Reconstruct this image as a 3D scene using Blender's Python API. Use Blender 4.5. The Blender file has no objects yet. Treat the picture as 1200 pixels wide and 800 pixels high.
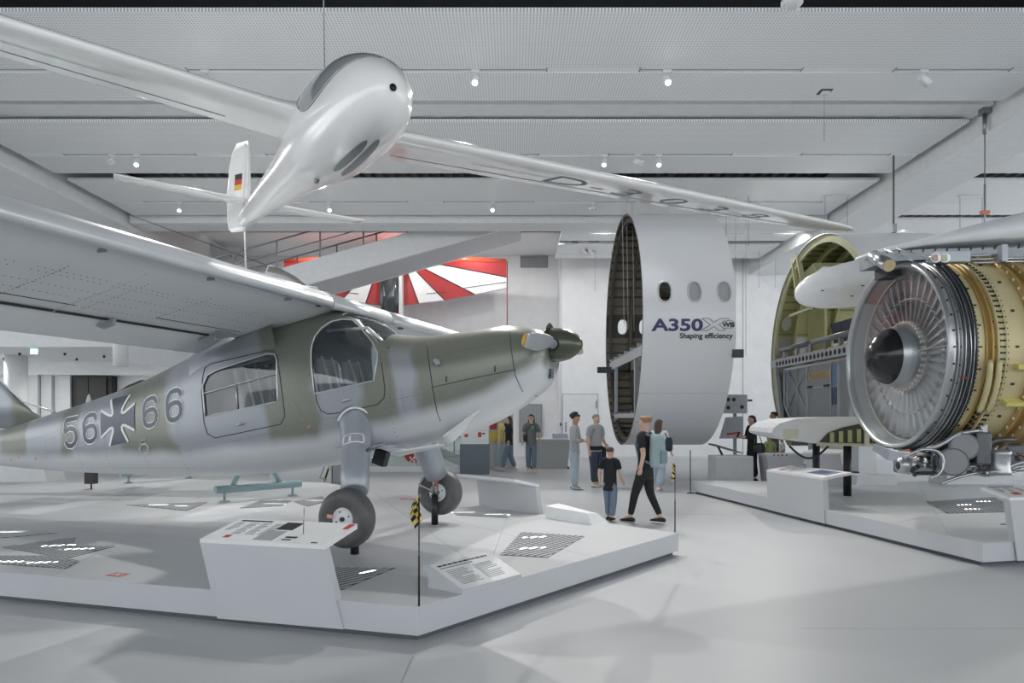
import bpy, bmesh, math, random
import numpy as np
from mathutils import Vector, Matrix, Euler
random.seed(7)
SC = bpy.context.scene
COL = SC.collection
PI = math.pi

# ------------------------------------------------------------------ camera
CH = 1.6                      # lens height above the hall floor
cd = bpy.data.cameras.new('camera')
cam = bpy.data.objects.new('camera', cd); COL.objects.link(cam)
cam.location = (0, 0, CH); cam.rotation_euler = (PI / 2, 0, 0)
cd.lens = 24; cd.sensor_width = 36; cd.shift_y = 0.075
cd.clip_end = 200
SC.camera = cam

# ------------------------------------------------------------------ light and exposure
SC.view_settings.view_transform = 'Standard'
SC.view_settings.look = 'None'
SC.view_settings.gamma = 1
SC.view_settings.use_curve_mapping = False
SC.view_settings.exposure = 1.2
W = bpy.data.worlds.new('hall_light'); SC.world = W; W.use_nodes = True
bg = W.node_tree.nodes['Background']
bg.inputs[0].default_value = (0.94, 0.97, 1.0, 1); bg.inputs[1].default_value = 1.15

def area(name, loc, size, power, rot=(0, 0, 0), col=(1, .98, .95)):
    l = bpy.data.lights.new(name, 'AREA'); l.energy = power; l.shape = 'RECTANGLE'
    l.size, l.size_y = size; l.color = col
    o = bpy.data.objects.new(name, l); COL.objects.link(o)
    o.location = loc; o.rotation_euler = rot
    return o




def spot(name, loc, target, power, ang=50, blend=.5, rad=.05):
    l = bpy.data.lights.new(name, 'SPOT'); l.energy = power; l.spot_size = math.radians(ang); l.spot_blend = blend
    l.shadow_soft_size = rad; l.color = (1, .97, .93)
    o = bpy.data.objects.new(name, l); COL.objects.link(o); o.location = loc
    o.rotation_euler = (Vector(target) - Vector(loc)).to_track_quat('-Z', 'Y').to_euler()
    return o

# ------------------------------------------------------------------ materials
def lin(c):
    return tuple((x / 12.92 if x <= .04045 else ((x + .055) / 1.055) ** 2.4) for x in [v / 255 for v in c])
MATS = {}
class NT:
    """small node helper"""
    def __init__(s, m):
        s.t = m.node_tree; s.n = s.t.nodes; s.l = s.t.links
        s.b = s.n['Principled BSDF']
    def new(s, kind, **k):
        n = s.n.new(kind)
        for a, v in k.items(): setattr(n, a, v)
        return n
    def put(s, sock, v):
        if hasattr(v, 'is_output'): s.l.new(v, sock)
        elif v is not None: sock.default_value = v
    def math(s, op, a, b=None, c=None, clamp=False):
        n = s.new('ShaderNodeMath', operation=op, use_clamp=clamp)
        s.put(n.inputs[0], a); s.put(n.inputs[1], b); s.put(n.inputs[2], c)
        return n.outputs[0]
    def mix(s, f, a, b):
        n = s.new('ShaderNodeMix', data_type='RGBA')
        s.put(n.inputs[0], f); s.put(n.inputs[6], a); s.put(n.inputs[7], b)
        return n.outputs[2]
    def noise(s, vec, scale, detail=3, rough=.5):
        n = s.new('ShaderNodeTexNoise'); n.inputs['Scale'].default_value = scale
        n.inputs['Detail'].default_value = detail; n.inputs['Roughness'].default_value = rough
        if vec is not None: s.l.new(vec, n.inputs['Vector'])
        return n.outputs[0]
    def obj(s): return s.new('ShaderNodeTexCoord').outputs['Object']
    def sep(s, v):
        n = s.new('ShaderNodeSeparateXYZ'); s.l.new(v, n.inputs[0]); return n.outputs
    def sstep(s, v, a, b):
        n = s.new('ShaderNodeMapRange', interpolation_type='SMOOTHSTEP')
        s.put(n.inputs[0], v); n.inputs[1].default_value = a; n.inputs[2].default_value = b
        return n.outputs[0]
    def bump(s, h, strength, dist=.01):
        n = s.new('ShaderNodeBump'); n.inputs['Strength'].default_value = strength
        n.inputs['Distance'].default_value = dist; s.l.new(h, n.inputs['Height'])
        s.l.new(n.outputs[0], s.b.inputs['Normal'])
def c4(c): return (*lin(c), 1)
def mat(name, col, rough=.5, metal=0, var=.04, scale=6, bump=0, spec=.5, emit=0, coat=0, stretch=None):
    """plain painted / metal surface: base colour with a fine noise variation"""
    if name in MATS: return MATS[name]
    m = bpy.data.materials.new(name); m.use_nodes = True; MATS[name] = m
    t = NT(m); b = t.b
    co = t.obj()
    if stretch:
        mp = t.new('ShaderNodeMapping'); mp.inputs['Scale'].default_value = stretch
        t.l.new(co, mp.inputs[0]); co = mp.outputs[0]
    n = t.noise(co, scale, 4)
    L = lin(col)
    d = tuple(max(0, x * (1 - 2 * var)) for x in L) + (1,); u = tuple(min(1, x * (1 + 2 * var)) for x in L) + (1,)
    t.l.new(t.mix(n, d, u), b.inputs['Base Color'])
    t.put(b.inputs['Roughness'], t.math('ADD', t.math('MULTIPLY', n, .08), rough - .04, clamp=True))
    b.inputs['Metallic'].default_value = metal
    b.inputs['Specular IOR Level'].default_value = spec
    if coat: b.inputs['Coat Weight'].default_value = coat; b.inputs['Coat Roughness'].default_value = .08
    if bump: t.bump(t.noise(co, scale * 8, 4), bump, .01)
    if emit:
        b.inputs['Emission Color'].default_value = (*L, 1); b.inputs['Emission Strength'].default_value = emit
    return m
def glass(name, tint=(235, 242, 245), alpha=.12, rough=.02, refl=.9):
    """thin pane: mostly see-through with a gloss on top"""
    if name in MATS: return MATS[name]
    m = bpy.data.materials.new(name); m.use_nodes = True; MATS[name] = m
    t = NT(m); out = t.n['Material Output']
    tr = t.new('ShaderNodeBsdfTransparent'); tr.inputs[0].default_value = c4(tint)
    gl = t.new('ShaderNodeBsdfGlossy'); gl.inputs['Roughness'].default_value = rough
    fr = t.new('ShaderNodeFresnel'); fr.inputs[0].default_value = 1.45
    nz = t.noise(t.obj(), 3)
    f = t.math('ADD', t.math('MULTIPLY', fr.outputs[0], refl), t.math('MULTIPLY', nz, alpha), clamp=True)
    mx = t.new('ShaderNodeMixShader'); t.l.new(f, mx.inputs[0]); t.l.new(tr.outputs[0], mx.inputs[1]); t.l.new(gl.outputs[0], mx.inputs[2])
    t.l.new(mx.outputs[0], out.inputs[0])
    return m

# ------------------------------------------------------------------ object helpers
def tag(o, label=None, cat=None, group=None, kind=None):
    if label: o['label'] = label
    if cat: o['category'] = cat
    if group: o['group'] = group
    if kind: o['kind'] = kind
    return o
def empty(name, loc=(0, 0, 0), rz=0, label=None, cat=None, group=None, kind=None):
    o = bpy.data.objects.new(name, None); COL.objects.link(o)
    o.empty_display_size = .2
    o.location = loc; o.rotation_euler = (0, 0, rz)
    return tag(o, label, cat, group, kind)
def link_mesh(name, me, m, parent=None):
    o = bpy.data.objects.new(name, me); COL.objects.link(o)
    if m is not None and not me.materials: me.materials.append(m)
    if parent is not None: o.parent = parent
    return o
def copy_tree(o, parent=None):
    c = o.copy(); COL.objects.link(c); c.parent = parent
    for ch in list(o.children): copy_tree(ch, c)
    return c
class MB:
    """collects shapes and builds ONE mesh object"""
    def __init__(s): s.v = []; s.f = []; s.sm = []
    def add(s, vs, fs, smooth=False):
        k = len(s.v); s.v += [tuple(map(float, p)) for p in vs]
        s.f += [tuple(i + k for i in f) for f in fs]; s.sm += [smooth] * len(fs)
        return s
    def box(s, c, d, rot=None, ctr=True):
        """box by centre and full size"""
        x, y, z = (q / 2 for q in d)
        vs = [Vector(p) for p in ((-x, -y, -z), (x, -y, -z), (x, y, -z), (-x, y, -z), (-x, -y, z), (x, -y, z), (x, y, z), (-x, y, z))]
        if rot is not None:
            R = rot if isinstance(rot, Matrix) else Euler(rot).to_matrix()
            vs = [R @ p for p in vs]
        vs = [p + Vector(c) for p in vs]
        return s.add(vs, [(0, 3, 2, 1), (4, 5, 6, 7), (0, 1, 5, 4), (1, 2, 6, 5), (2, 3, 7, 6), (3, 0, 4, 7)])
    def bb(s, x0, x1, y0, y1, z0, z1):
        return s.box(((x0 + x1) / 2, (y0 + y1) / 2, (z0 + z1) / 2), (x1 - x0, y1 - y0, z1 - z0))
    def bar(s, a, b, w, h=None):
        """square bar between two points"""
        a, b = Vector(a), Vector(b); d = b - a; h = h or w
        q = d.to_track_quat('Z', 'Y').to_matrix()
        return s.box((a + b) / 2, (w, h, d.length), q)
    def prism(s, pts, ax, d0, d1, pts2=None):
        """polygon in the plane across axis ax, extruded from d0 to d1"""
        def P(p, d):
            return {'x': (d, p[0], p[1]), 'y': (p[0], d, p[1]), 'z': (p[0], p[1], d)}[ax]
        n = len(pts); pts2 = pts2 or pts
        vs = [P(p, d0) for p in pts] + [P(p, d1) for p in pts2]
        return s.add(vs, [tuple(range(n))[::-1], tuple(range(n, 2 * n))] + [(i, (i + 1) % n, n + (i + 1) % n, n + i) for i in range(n)])
    def loft(s, rings, cap=True, closed=True, smooth=True):
        n = len(rings[0]); vs = [p for r in rings for p in r]; fs = []
        for i in range(len(rings) - 1):
            for j in range(n if closed else n - 1):
                a, b = i * n + j, i * n + (j + 1) % n
                fs.append((a, b, b + n, a + n))
        s.add(vs, fs, smooth)
        if cap and closed:
            s.add(rings[0], [tuple(range(n))[::-1]]); s.add(rings[-1], [tuple(range(n))])
        return s
    def tube(s, path, r, n=10, cap=True, smooth=True):
        """round tube along a path, r a number or one per point"""
        P = [Vector(p) for p in path]; rr = r if isinstance(r, (list, tuple)) else [r] * len(P)
        rings = []; ref = None
        for i, p in enumerate(P):
            d = (P[min(i + 1, len(P) - 1)] - P[max(i - 1, 0)]).normalized()
            if ref is None:
                ref = Vector((0, 0, 1)) if abs(d.z) < .9 else Vector((1, 0, 0))
            x = (ref - d * ref.dot(d)).normalized(); ref = x; y = d.cross(x)
            rings.append([p + (x * math.cos(2 * PI * k / n) + y * math.sin(2 * PI * k / n)) * rr[i] for k in range(n)])
        return s.loft(rings, cap, True, smooth)
    def lathe(s, prof, o=(0, 0, 0), ax='z', n=32, cap=False, a0=0, a1=2 * PI, smooth=True):
        """profile of (radius, along) turned about an axis"""
        full = abs(a1 - a0 - 2 * PI) < 1e-6; k = n if full else n + 1
        rings = []
        for r, t in prof:
            ring = []
            for j in range(k):
                a = a0 + (a1 - a0) * j / n; c, q = r * math.cos(a), r * math.sin(a)
                p = {'z': (c, q, t), 'x': (t, c, q), 'y': (c, t, q)}[ax]
                ring.append((p[0] + o[0], p[1] + o[1], p[2] + o[2]))
            rings.append(ring)
        return s.loft(rings, cap, full, smooth)
    def mesh(s, name):
        me = bpy.data.meshes.new(name); me.from_pydata(s.v, [], s.f)
        me.polygons.foreach_set('use_smooth', s.sm)
        b = bmesh.new(); b.from_mesh(me); bmesh.ops.remove_doubles(b, verts=b.verts, dist=1e-5)
        bmesh.ops.recalc_face_normals(b, faces=b.faces); b.to_mesh(me); b.free()
        me.update(); return me
    def build(s, name, m, parent=None, bevel=0, auto=None):
        me = s.mesh(name); o = link_mesh(name, me, m, parent)
        if bevel:
            q = o.modifiers.new('bevel', 'BEVEL'); q.width = bevel; q.segments = 2; q.limit_method = 'ANGLE'; q.harden_normals = False
        return o
def smooth_sharp(o, deg=35):
    me = o.data
    b = bmesh.new(); b.from_mesh(me); lim = math.radians(deg)
    for e in b.edges:
        if len(e.link_faces) == 2: e.smooth = e.calc_face_angle(0) < lim
    for f in b.faces: f.smooth = True
    b.to_mesh(me); b.free(); return o
def bake(o):
    """replace an object's mesh by its evaluated modifiers"""
    dg = bpy.context.evaluated_depsgraph_get(); dg.update()
    me = bpy.data.meshes.new_from_object(o.evaluated_get(dg))
    o.modifiers.clear(); o.data = me; return o
def text_mesh(body, size=1, offset=0, shear=0, space=1, align='LEFT'):
    """flat lettering as vertex list / face list in its own xy plane"""
    cu = bpy.data.curves.new('t', 'FONT'); cu.body = body; cu.size = size; cu.offset = offset; cu.shear = shear
    cu.space_character = space; cu.align_x = align; cu.resolution_u = 3; cu.fill_mode = 'FRONT'
    o = bpy.data.objects.new('t', cu); COL.objects.link(o)
    dg = bpy.context.evaluated_depsgraph_get()
    me = bpy.data.meshes.new_from_object(o.evaluated_get(dg))
    bpy.data.objects.remove(o); bpy.data.curves.remove(cu)
    b = bmesh.new(); b.from_mesh(me)
    for _ in range(3):
        ed = [e for e in b.edges if e.calc_length() > size * .35]
        if not ed: break
        bmesh.ops.subdivide_edges(b, edges=ed, cuts=1); bmesh.ops.triangulate(b, faces=b.faces)
    vs = [tuple(v.co) for v in b.verts]; b.verts.index_update()
    fs = [tuple(v.index for v in f.verts) for f in b.faces]; b.free(); bpy.data.meshes.remove(me)
    return vs, fs
def lettering(name, body, fn, m, parent, **k):
    """text laid on a surface: fn maps text (x, y) to a point"""
    vs, fs = text_mesh(body, **k)
    mb = MB(); mb.add([fn(p[0], p[1]) for p in vs], fs)
    return mb.build(name, m, parent)
def curve1(xs, ys):
    """smooth monotone interpolation (pchip)"""
    xs = np.array(xs, float); ys = np.array(ys, float); h = np.diff(xs); d = np.diff(ys) / h
    m = np.zeros(len(xs)); m[0] = d[0]; m[-1] = d[-1]
    for i in range(1, len(xs) - 1):
        if d[i - 1] * d[i] > 0:
            w1 = 2 * h[i] + h[i - 1]; w2 = h[i] + 2 * h[i - 1]
            m[i] = (w1 + w2) / (w1 / d[i - 1] + w2 / d[i])
    def f(x):
        x = min(max(x, xs[0]), xs[-1]); i = min(int(np.searchsorted(xs, x, side='right')) - 1, len(h) - 1); i = max(i, 0)
        t = (x - xs[i]) / h[i]
        return float((2 * t**3 - 3 * t**2 + 1) * ys[i] + (t**3 - 2 * t**2 + t) * h[i] * m[i] + (-2 * t**3 + 3 * t**2) * ys[i + 1] + (t**3 - t**2) * h[i] * m[i + 1])
    return f
def airfoil(n=14, t=.12, camber=.02):
    """closed outline, x 0 (leading edge) .. 1, thickness along z"""
    up, lo = [], []
    for i in range(n + 1):
        x = .5 * (1 - math.cos(PI * i / n))
        y = 5 * t * (.2969 * math.sqrt(x) - .126 * x - .3516 * x * x + .2843 * x**3 - .1036 * x**4)
        c = 4 * camber * x * (1 - x)
        up.append((x, c + y)); lo.append((x, c - y))
    return up + lo[-2:0:-1]
def clip(poly, p, n):
    """part of a polygon on the side n of the line through p"""
    out = []
    for i in range(len(poly)):
        a, b = Vector(poly[i]), Vector(poly[(i + 1) % len(poly)])
        da, db = (a - Vector(p)).dot(Vector(n)), (b - Vector(p)).dot(Vector(n))
        if da >= 0: out.append(tuple(a))
        if da * db < 0: out.append(tuple(a + (b - a) * (da / (da - db))))
    return out
def shrink(poly, d):
    """inset a counter-clockwise convex polygon"""
    out = list(poly)
    A = sum(poly[i][0] * poly[(i + 1) % len(poly)][1] - poly[(i + 1) % len(poly)][0] * poly[i][1] for i in range(len(poly)))
    sgn = 1 if A > 0 else -1
    for i in range(len(poly)):
        a, b = Vector(poly[i]), Vector(poly[(i + 1) % len(poly)])
        t = b - a
        if t.length < 1e-6: continue
        n = Vector((-t.y, t.x)).normalized() * sgn
        out = clip(out, tuple(a + n * d), tuple(n))
        if len(out) < 3: return []
    return out
def at(px, py, Y):
    """point of the hall seen at a picture position, at depth Y"""
    return Vector(((px - 600) * Y / 800, Y, CH + (490 - py) * Y / 800))
def atz(px, py, z):
    Y = (CH - z) * 800 / (py - 490); return at(px, py, Y)
# ------------------------------------------------------------------ shared materials
WHITE = mat('white_paint', (232, 234, 235), .55)
WALLM = mat('wall_plaster', (232, 234, 236), .8, bump=.05, scale=3)
GREYST = mat('stage_grey', (194, 197, 201), .5, var=.02, scale=3)
STTOP = mat('stage_top_grey', (196, 199, 202), .42, var=.03, scale=2)
PLINTH = mat('plinth_dark', (84, 90, 96), .6)
BLACK = mat('black_paint', (22, 23, 25), .45)
DARK = mat('dark_steel', (52, 55, 58), .5, .3)
STEEL = mat('brushed_steel', (150, 154, 158), .35, .85, var=.08, stretch=(2, 2, 30))
LAMPM = mat('lamp_glow', (255, 252, 246), .4, emit=14)
GLASSM = glass('clear_glass', (222, 232, 230), .05)

def floor_mat():
    m = bpy.data.materials.new('hall_floor'); m.use_nodes = True; t = NT(m)
    co = t.obj(); big = t.noise(co, .25, 2); fine = t.noise(co, 160, 2)
    c = t.mix(big, c4((185, 188, 191)), c4((193, 196, 199)))
    t.l.new(t.mix(t.math('MULTIPLY', t.sstep(fine, .45, .75), .22), c, c4((150, 154, 158))), t.b.inputs['Base Color'])
    t.put(t.b.inputs['Roughness'], t.math('ADD', .34, t.math('MULTIPLY', big, .12)))
    t.bump(fine, .04, .003); return m
FLOORM = floor_mat()
def perf_mat(name, col, hole, pitch):
    """perforated sheet metal: rows of small holes"""
    m = bpy.data.materials.new(name); m.use_nodes = True; t = NT(m)
    x, y, z = t.sep(t.obj())
    def cell(v): return t.math('SUBTRACT', t.math('FRACT', t.math('DIVIDE', v, pitch)), .5)
    a, b = cell(x), cell(y)
    r = t.math('SQRT', t.math('ADD', t.math('MULTIPLY', a, a), t.math('MULTIPLY', b, b)))
    h = t.math('SUBTRACT', 1, t.sstep(r, .22, .34))
    n = t.noise(t.obj(), .8, 2)
    t.l.new(t.mix(h, t.mix(n, c4(col), c4(tuple(v + 6 for v in col))), c4(hole)), t.b.inputs['Base Color'])
    t.b.inputs['Roughness'].default_value = .5; return m
PERF = perf_mat('perforated_panel', (242, 244, 245), (190, 194, 197), .05)
PANELW = mat('panel_white', (240, 242, 243), .55, var=.02)
DECK = mat('roof_deck_dark', (118, 122, 124), .6, .1, var=.1)

# ------------------------------------------------------------------ floor, walls
fl = MB().bb(-34, 28, -10, 31, -.2, 0).build('floor', FLOORM); tag(fl, kind='structure')
for i, yy in enumerate((5.2, 11.4, 17.6)):
    tag(MB().bb(2.2, 27, yy - .004, yy + .004, 0, .0015).build('trim_%d' % (20 + i), mat('floor_joint', (172, 175, 178), .5)), kind='structure')
w = MB().bb(1.9, 27, 27.2, 29.0, 0, 9.6).build('wall_back', WALLM); tag(w, kind='structure')
w2 = MB().bb(-34, 1.9, 28.6, 29.0, 0, 9.6).build('wall_rear', WALLM); tag(w2, kind='structure')


w5 = MB().bb(-34, 28, -10.4, -10, 0, 3.4).build('wall_light_block', WALLM); tag(w5, kind='structure')  # added unseen low wall behind the camera; keeps light off the platform faces
# seams of the panelled back wall
for i, x in enumerate((1.95, 5.6, 9.2)):
    tag(MB().bb(x - .012, x + .012, 27.185, 27.2, 0, 8.2).build('trim_%d' % (i + 1), mat('seam_grey', (176, 180, 184), .7)), kind='structure')
tag(MB().bb(1.9, 27, 27.17, 27.2, 0, .09).build('baseboard_back', mat('baseboard_white', (214, 217, 220), .6)), kind='structure')
# door in the back wall
d1 = empty('door_1', (2.72, 27.2, 0), kind='structure')
DOORM = mat('door_white', (222, 225, 228), .5)
MB().bb(-.72, .72, -.03, 0, 0, 2.58).build('frame', mat('door_gap', (168, 172, 176), .6), d1)
MB().bb(-.69, .69, -.05, -.028, .01, 2.55).build('leaf', DOORM, d1)
h = MB().bb(-.60, -.55, -.075, -.05, 1.05, 1.45).build('handle', STEEL, d1)
MB().bb(.62, .66, -.07, -.05, 2.0, 2.3).build('hinge', STEEL, d1)
tag(MB().bb(1.905, 1.965, 27.14, 27.2, 1.3, 1.42).build('access_reader', DARK), 'small dark card reader on the wall beside the tall white door', 'card reader')
# ventilation grille high on the rear wall
vg = empty('vent_grille', (.93, 28.6, 7.95 - .0), 0, 'grey louvred ventilation grille high on the white rear wall', 'grille')
vg.location = at(626, 303, 28.6)
MB().bb(-.58, .58, -.03, 0, -.38, .38).build('frame', mat('grille_grey', (146, 150, 154), .5), vg)
for i in range(9):
    MB().box((0, -.045, -.31 + i * .0775), (1.06, .03, .03), (.5, 0, 0)).build('slat', mat('grille_slat', (176, 180, 184), .4), vg)

# ------------------------------------------------------------------ ceiling: dark deck with hung baffles
ce = empty('ceiling', (0, 0, 0), kind='structure')
mb = MB()
pr = []
x = -33.5
while x < 26.5:
    pr += [(x, 9.3), (x + .14, 9.3), (x + .18, 9.14), (x + .32, 9.14)]; x += .36
ring = [[(p[0], y, p[1]) for p in pr] for y in (-10, 31)]
mb.loft(ring, False, False, False); mb.build('roof_deck', DECK, ce)
for i in range(7):
    MB().bb(-33, 26, 5.2 + i * 3.5 - .06, 5.2 + i * 3.5 + .06, 8.75, 9.1).build('joist', DARK, ce)
PZ = 7.6
BAYS = [(10.08, 12.9, PERF), (13.83, 16.72, PERF), (17.2, 20.15, PANELW), (20.6, 23.1, PANELW), (23.6, 25.6, PANELW)]
PANEL_X = [(-11.2, 9.26), (11.15, 25.5), (-32, -13.4)]
for i, (y0, y1, m) in enumerate(BAYS):
    for j, (x0, x1) in enumerate(PANEL_X):
        if i >= 3 and j == 0: x0 = 1.6
        if i >= 3 and j == 2: continue
        yc = (y0 + y1) / 2 + .28
        for a, b in ((y0, yc - .09), (yc + .09, y1)):
            MB().bb(x0, x1, a, b, PZ, PZ + .063).build('panel', m, ce)
        MB().bb(x0, x1, yc - .09, yc + .09, PZ + .012, PZ + .06).build('track_strip', PANELW, ce)
# transverse beams
MB().bb(-11.4, 9.4, 13.32, 13.93, 7.72, 8.4).build('cross_beam', WHITE, ce)
MB().bb(-11.4, 9.4, 20.35, 21.25, 7.42, 8.3).build('cross_beam', WHITE, ce)
# the two long main girders
for x0, x1 in ((9.45, 10.95), (-13.15, -11.5)):
    g = MB().bb(x0, x1, 2, 28, 7.3, 8.9).build('main_girder', WHITE, ce, bevel=.02)
MB().bb(-13, 1.85, 25.0, 28.6, 8.4, 8.5).build('rear_panel', PANELW, ce)
# recessed track housings in the strips
TRK = mat('track_dark', (158, 162, 166), .5)
for i, (y0, y1, m) in enumerate(BAYS[:3]):
    yc = (y0 + y1) / 2 + .28
    for xs in ((-10.2, -7.2), (-5.6, -2.9), (-1.9, .6), (2.2, 5.0), (6.6, 8.6)):
        MB().bb(xs[0], xs[1], yc - .012, yc + .012, PZ + .002, PZ + .013).build('light_track', TRK, ce)
        for xx in xs:
            MB().bb(xx - .012, xx + .012, yc - .07, yc + .07, PZ + .002, PZ + .013).build('track_end', TRK, ce)

# ------------------------------------------------------------------ track spotlights
LWH = mat('lamp_white', (224, 226, 228), .4)
def track_lamp(px, py, row, lit, aim, label):
    y0, y1, _ = BAYS[row]; yc = (y0 + y1) / 2 + .28
    X = (px - 600) / 800 * yc
    o = empty('track_spotlight', (X, yc, PZ), 0, label, 'spotlight', 'ceiling track spotlights')
    MB().bb(-.07, .07, -.022, .022, -.045, .004).build('adapter', LWH, o)
    MB().tube([(0, 0, -.04), (0, 0, -.12)], .012, 8).build('stem', LWH, o)
    d = (Vector(aim) - Vector((X, yc, PZ - .17))).normalized(); c = Vector((0, 0, -.17))
    a, b = c - d * .1, c + d * .11
    MB().tube([a, a + d * .02, b, b], [.05, .062, .068, .058], 16).build('head', LWH, o)
    MB().tube([b - d * .012, b - d * .006, b + d * .002], [.056, .056, .04], 16).build('lens', LAMPM if lit else mat('lens_off', (190, 194, 198), .2), o)
    if lit: spot('spot_beam', Vector((X, yc, PZ)) + b + d * .02, aim, lit * .5, 80, .5, .05)
    return o
track_lamp(240, 79, 0, 620, (-4.5, 5.8, 0), 'lit white track spotlight above the glider wing at upper left')
track_lamp(557, 80, 0, 620, (-1, 5.5, 0), 'lit white track spotlight just right of the glider nose')
track_lamp(782, 81, 0, 620, (2.5, 5, 0), 'lit white track spotlight in the front row at right of centre')
track_lamp(1083, 81, 0, 0, (9, 12.4, 6.5), 'unlit white track spotlight in the front row at far right')
track_lamp(160, 185, 1, 560, (-6, 10, 0), 'lit white track spotlight in the second row above the glider tail')
track_lamp(131, 186, 1, 0, (-8, 12, 6.5), 'unlit white track spotlight in the second row at far left')
track_lamp(708, 186, 1, 560, (1.2, 10, 0), 'lit white spotlight in the second row, left of three together')
track_lamp(748, 184, 1, 0, (4, 15, 6.8), 'unlit white spotlight in the second row, middle of three together')
track_lamp(772, 185, 1, 240, (2.6, 10.5, 0), 'lit white spotlight in the second row, right of three together')
track_lamp(210, 240, 2, 520, (-7, 14, 0), 'lit white spotlight in the third row left of the glider fin')
track_lamp(386, 240, 2, 520, (-3, 13, 0), 'lit white spotlight in the third row right of the glider tail')
track_lamp(577, 240, 2, 560, (0, 12, 0), 'lit white spotlight in the third row below the glider wing')
track_lamp(694, 239, 2, 0, (4.5, 18, 6.9), 'unlit white spotlight in the third row under the wing lettering')
track_lamp(890, 240, 2, 520, (6, 12, 1), 'lit white spotlight in the third row near the glider wing tip')
# added unseen fill lights for the rear walls and under the gallery slab
for xx in (1.0, 3.0, 6.0, 9.0, 12.5): spot('rear_fill_light', (xx, 21.7, 7.62), (xx * 1.02, 25.5, 1.0), 130, 150, .6, .1)
for xx in (-7.5, -4.5, -1.5): spot('rear_fill_light', (xx, 25.05, 8.34), (xx, 27.6, 1.0), 90, 160, .6, .05)
for xx, yy in ((-12, 24.5), (-15.5, 25), (-19, 25)): spot('gallery_fill_light', (xx, yy, 3.84), (xx, yy + .4, 0), 60, 160, .6, .06)
# small ceiling fittings
def hanger_plate(px, py, Y, label):
    p = at(px, py, Y); o = empty('cable_hanger', p, 0, label, 'ceiling hanger', 'cable hangers under the ceiling')
    z = PZ - p.z
    MB().bb(-.16, .16, -.12, .12, -.04, max(.05, z)).build('block', WHITE, o)
    MB().bb(-.34, .34, -.05, .05, -.07, -.04).build('plate', WHITE, o)
    for x in (-.3, .3): MB().tube([(x, 0, -.07), (x, 0, -1.5)], .006, 6).build('cable', mat('cable_grey', (120, 124, 128), .5), o)
    return o
hanger_plate(864, 223, 18.4, 'white cable hanger block under the ceiling left of the long girder')
hanger_plate(980, 228, 18.4, 'white cable hanger block under the ceiling beside the long girder')
hanger_plate(1138, 228, 18.4, 'white cable hanger block under the ceiling right of the long girder')
hanger_plate(707, 292, 24.5, 'white cable hanger block left of the big white fuselage ring')
hanger_plate(899, 288, 24.5, 'white cable hanger block right of the big white fuselage ring')
# round sensor / loudspeaker unit at the top edge of the frame
o = empty('ceiling_sensor', at(928, 3, 9.6), 0, 'white round ceiling unit with four prongs at the top edge', 'ceiling unit')
MB().lathe([(0, .06), (.12, .06), (.15, .02), (.15, -.02), (.13, -.04), (0, -.04)], n=24).build('body', LWH, o)
for a in range(4):
    MB().tube([(.11 * math.cos(a * PI / 2 + .5), .11 * math.sin(a * PI / 2 + .5), -.03), (.11 * math.cos(a * PI / 2 + .5), .11 * math.sin(a * PI / 2 + .5), -.17)], .009, 8).build('prong', LWH, o)
MB().tube([(0, 0, .05), (.25, 0, .1), (.45, .05, .12), (.5, .4, .3)], .015, 8).build('arm', LWH, o)
o = empty('ceiling_hatch', (0, 0, 0), 0, 'small open square hatch with a cable guide in the front ceiling panel', 'hatch')
o.location = (at(965, 108, 12.6).x, 12.55, PZ)
MB().bb(-.11, .11, -.11, .11, -.004, .01).build('opening', DARK, o)
MB().bb(-.06, .08, -.05, .08, -.05, -.004).build('guide', LWH, o)
MB().tube([(0, .02, -.04), (0, .02, -.9)], .004, 6).build('cable', mat('cable_grey', (120, 124, 128), .5), o)

# pipes and duct ends left of the big ring
o = empty('ceiling_pipes', (0, 0, 0), 0, 'pair of white bent pipes coming down below the ceiling beside the back wall', 'pipes')
PW = mat('pipe_white', (206, 210, 213), .4)
for k in range(2):
    a = at(692 + 8 * k, 262, 24); b = at(681 + 9 * k, 290, 24.2); c = at(686 + 7 * k, 297, 24.3); d = at(697, 293 + 3 * k, 25)
    MB().tube([a, b, c, d], .09, 12).build('pipe', PW, o)
for k, (px, py) in enumerate(((690, 272), (686, 281))):
    MB().bar(at(px - 6, py, 24), at(px + 16, py + 2, 24), .05, .05).build('clamp', STEEL, o)
o = tag(MB().bb(at(671, 0, 24).x, at(678, 0, 24).x, 23.9, 25.4, at(0, 280, 24).z, 7.9).build('duct_board', mat('duct_grey', (186, 190, 194), .5)), 'grey upright duct board at the ceiling left of the white pipes', 'duct')

# ------------------------------------------------------------------ gallery at the left
mz = MB().bb(-33.6, -8.6, 22, 28.6, 3.9, 4.7).build('trim_4', WHITE); tag(mz, kind='structure')
mz = MB().bb(-33.6, -10.4, 27.6, 28.6, 3.36, 3.9).build('trim_5', WHITE); tag(mz, kind='structure')
for i, (px, Y, r) in enumerate(((19, 25, .36),)):
    X = (px - 600) / 800 * Y
    tag(MB().lathe([(r, 0), (r, 3.9)], (X, Y, 0), n=32, cap=True).build('column', WHITE), 'round white column under the gallery at the left', 'column')
X = (141 - 600) / 800 * 20
tag(MB().lathe([(.2, 3.12), (.2, 3.9), (.2, 4.4)], (X, 20, 0), n=28, cap=True).build('ceiling_cylinder', WHITE), 'short white cylinder hanging under the aircraft wing at left', 'ceiling unit')
d2 = empty('door_2', (0, 28.4, 0), kind='structure')
DK = mat('dark_door', (40, 42, 42), .5, var=.1, stretch=(1, 1, .1))
a = at(83, 441, 28.2); b = at(130, 441, 28.2); mid = (a.x + b.x) / 2
MB().bb(a.x - .08, b.x + .08, -.3, .1, 0, a.z + .02).build('frame', mat('door_frame_black', (24, 25, 26), .5), d2)
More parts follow.
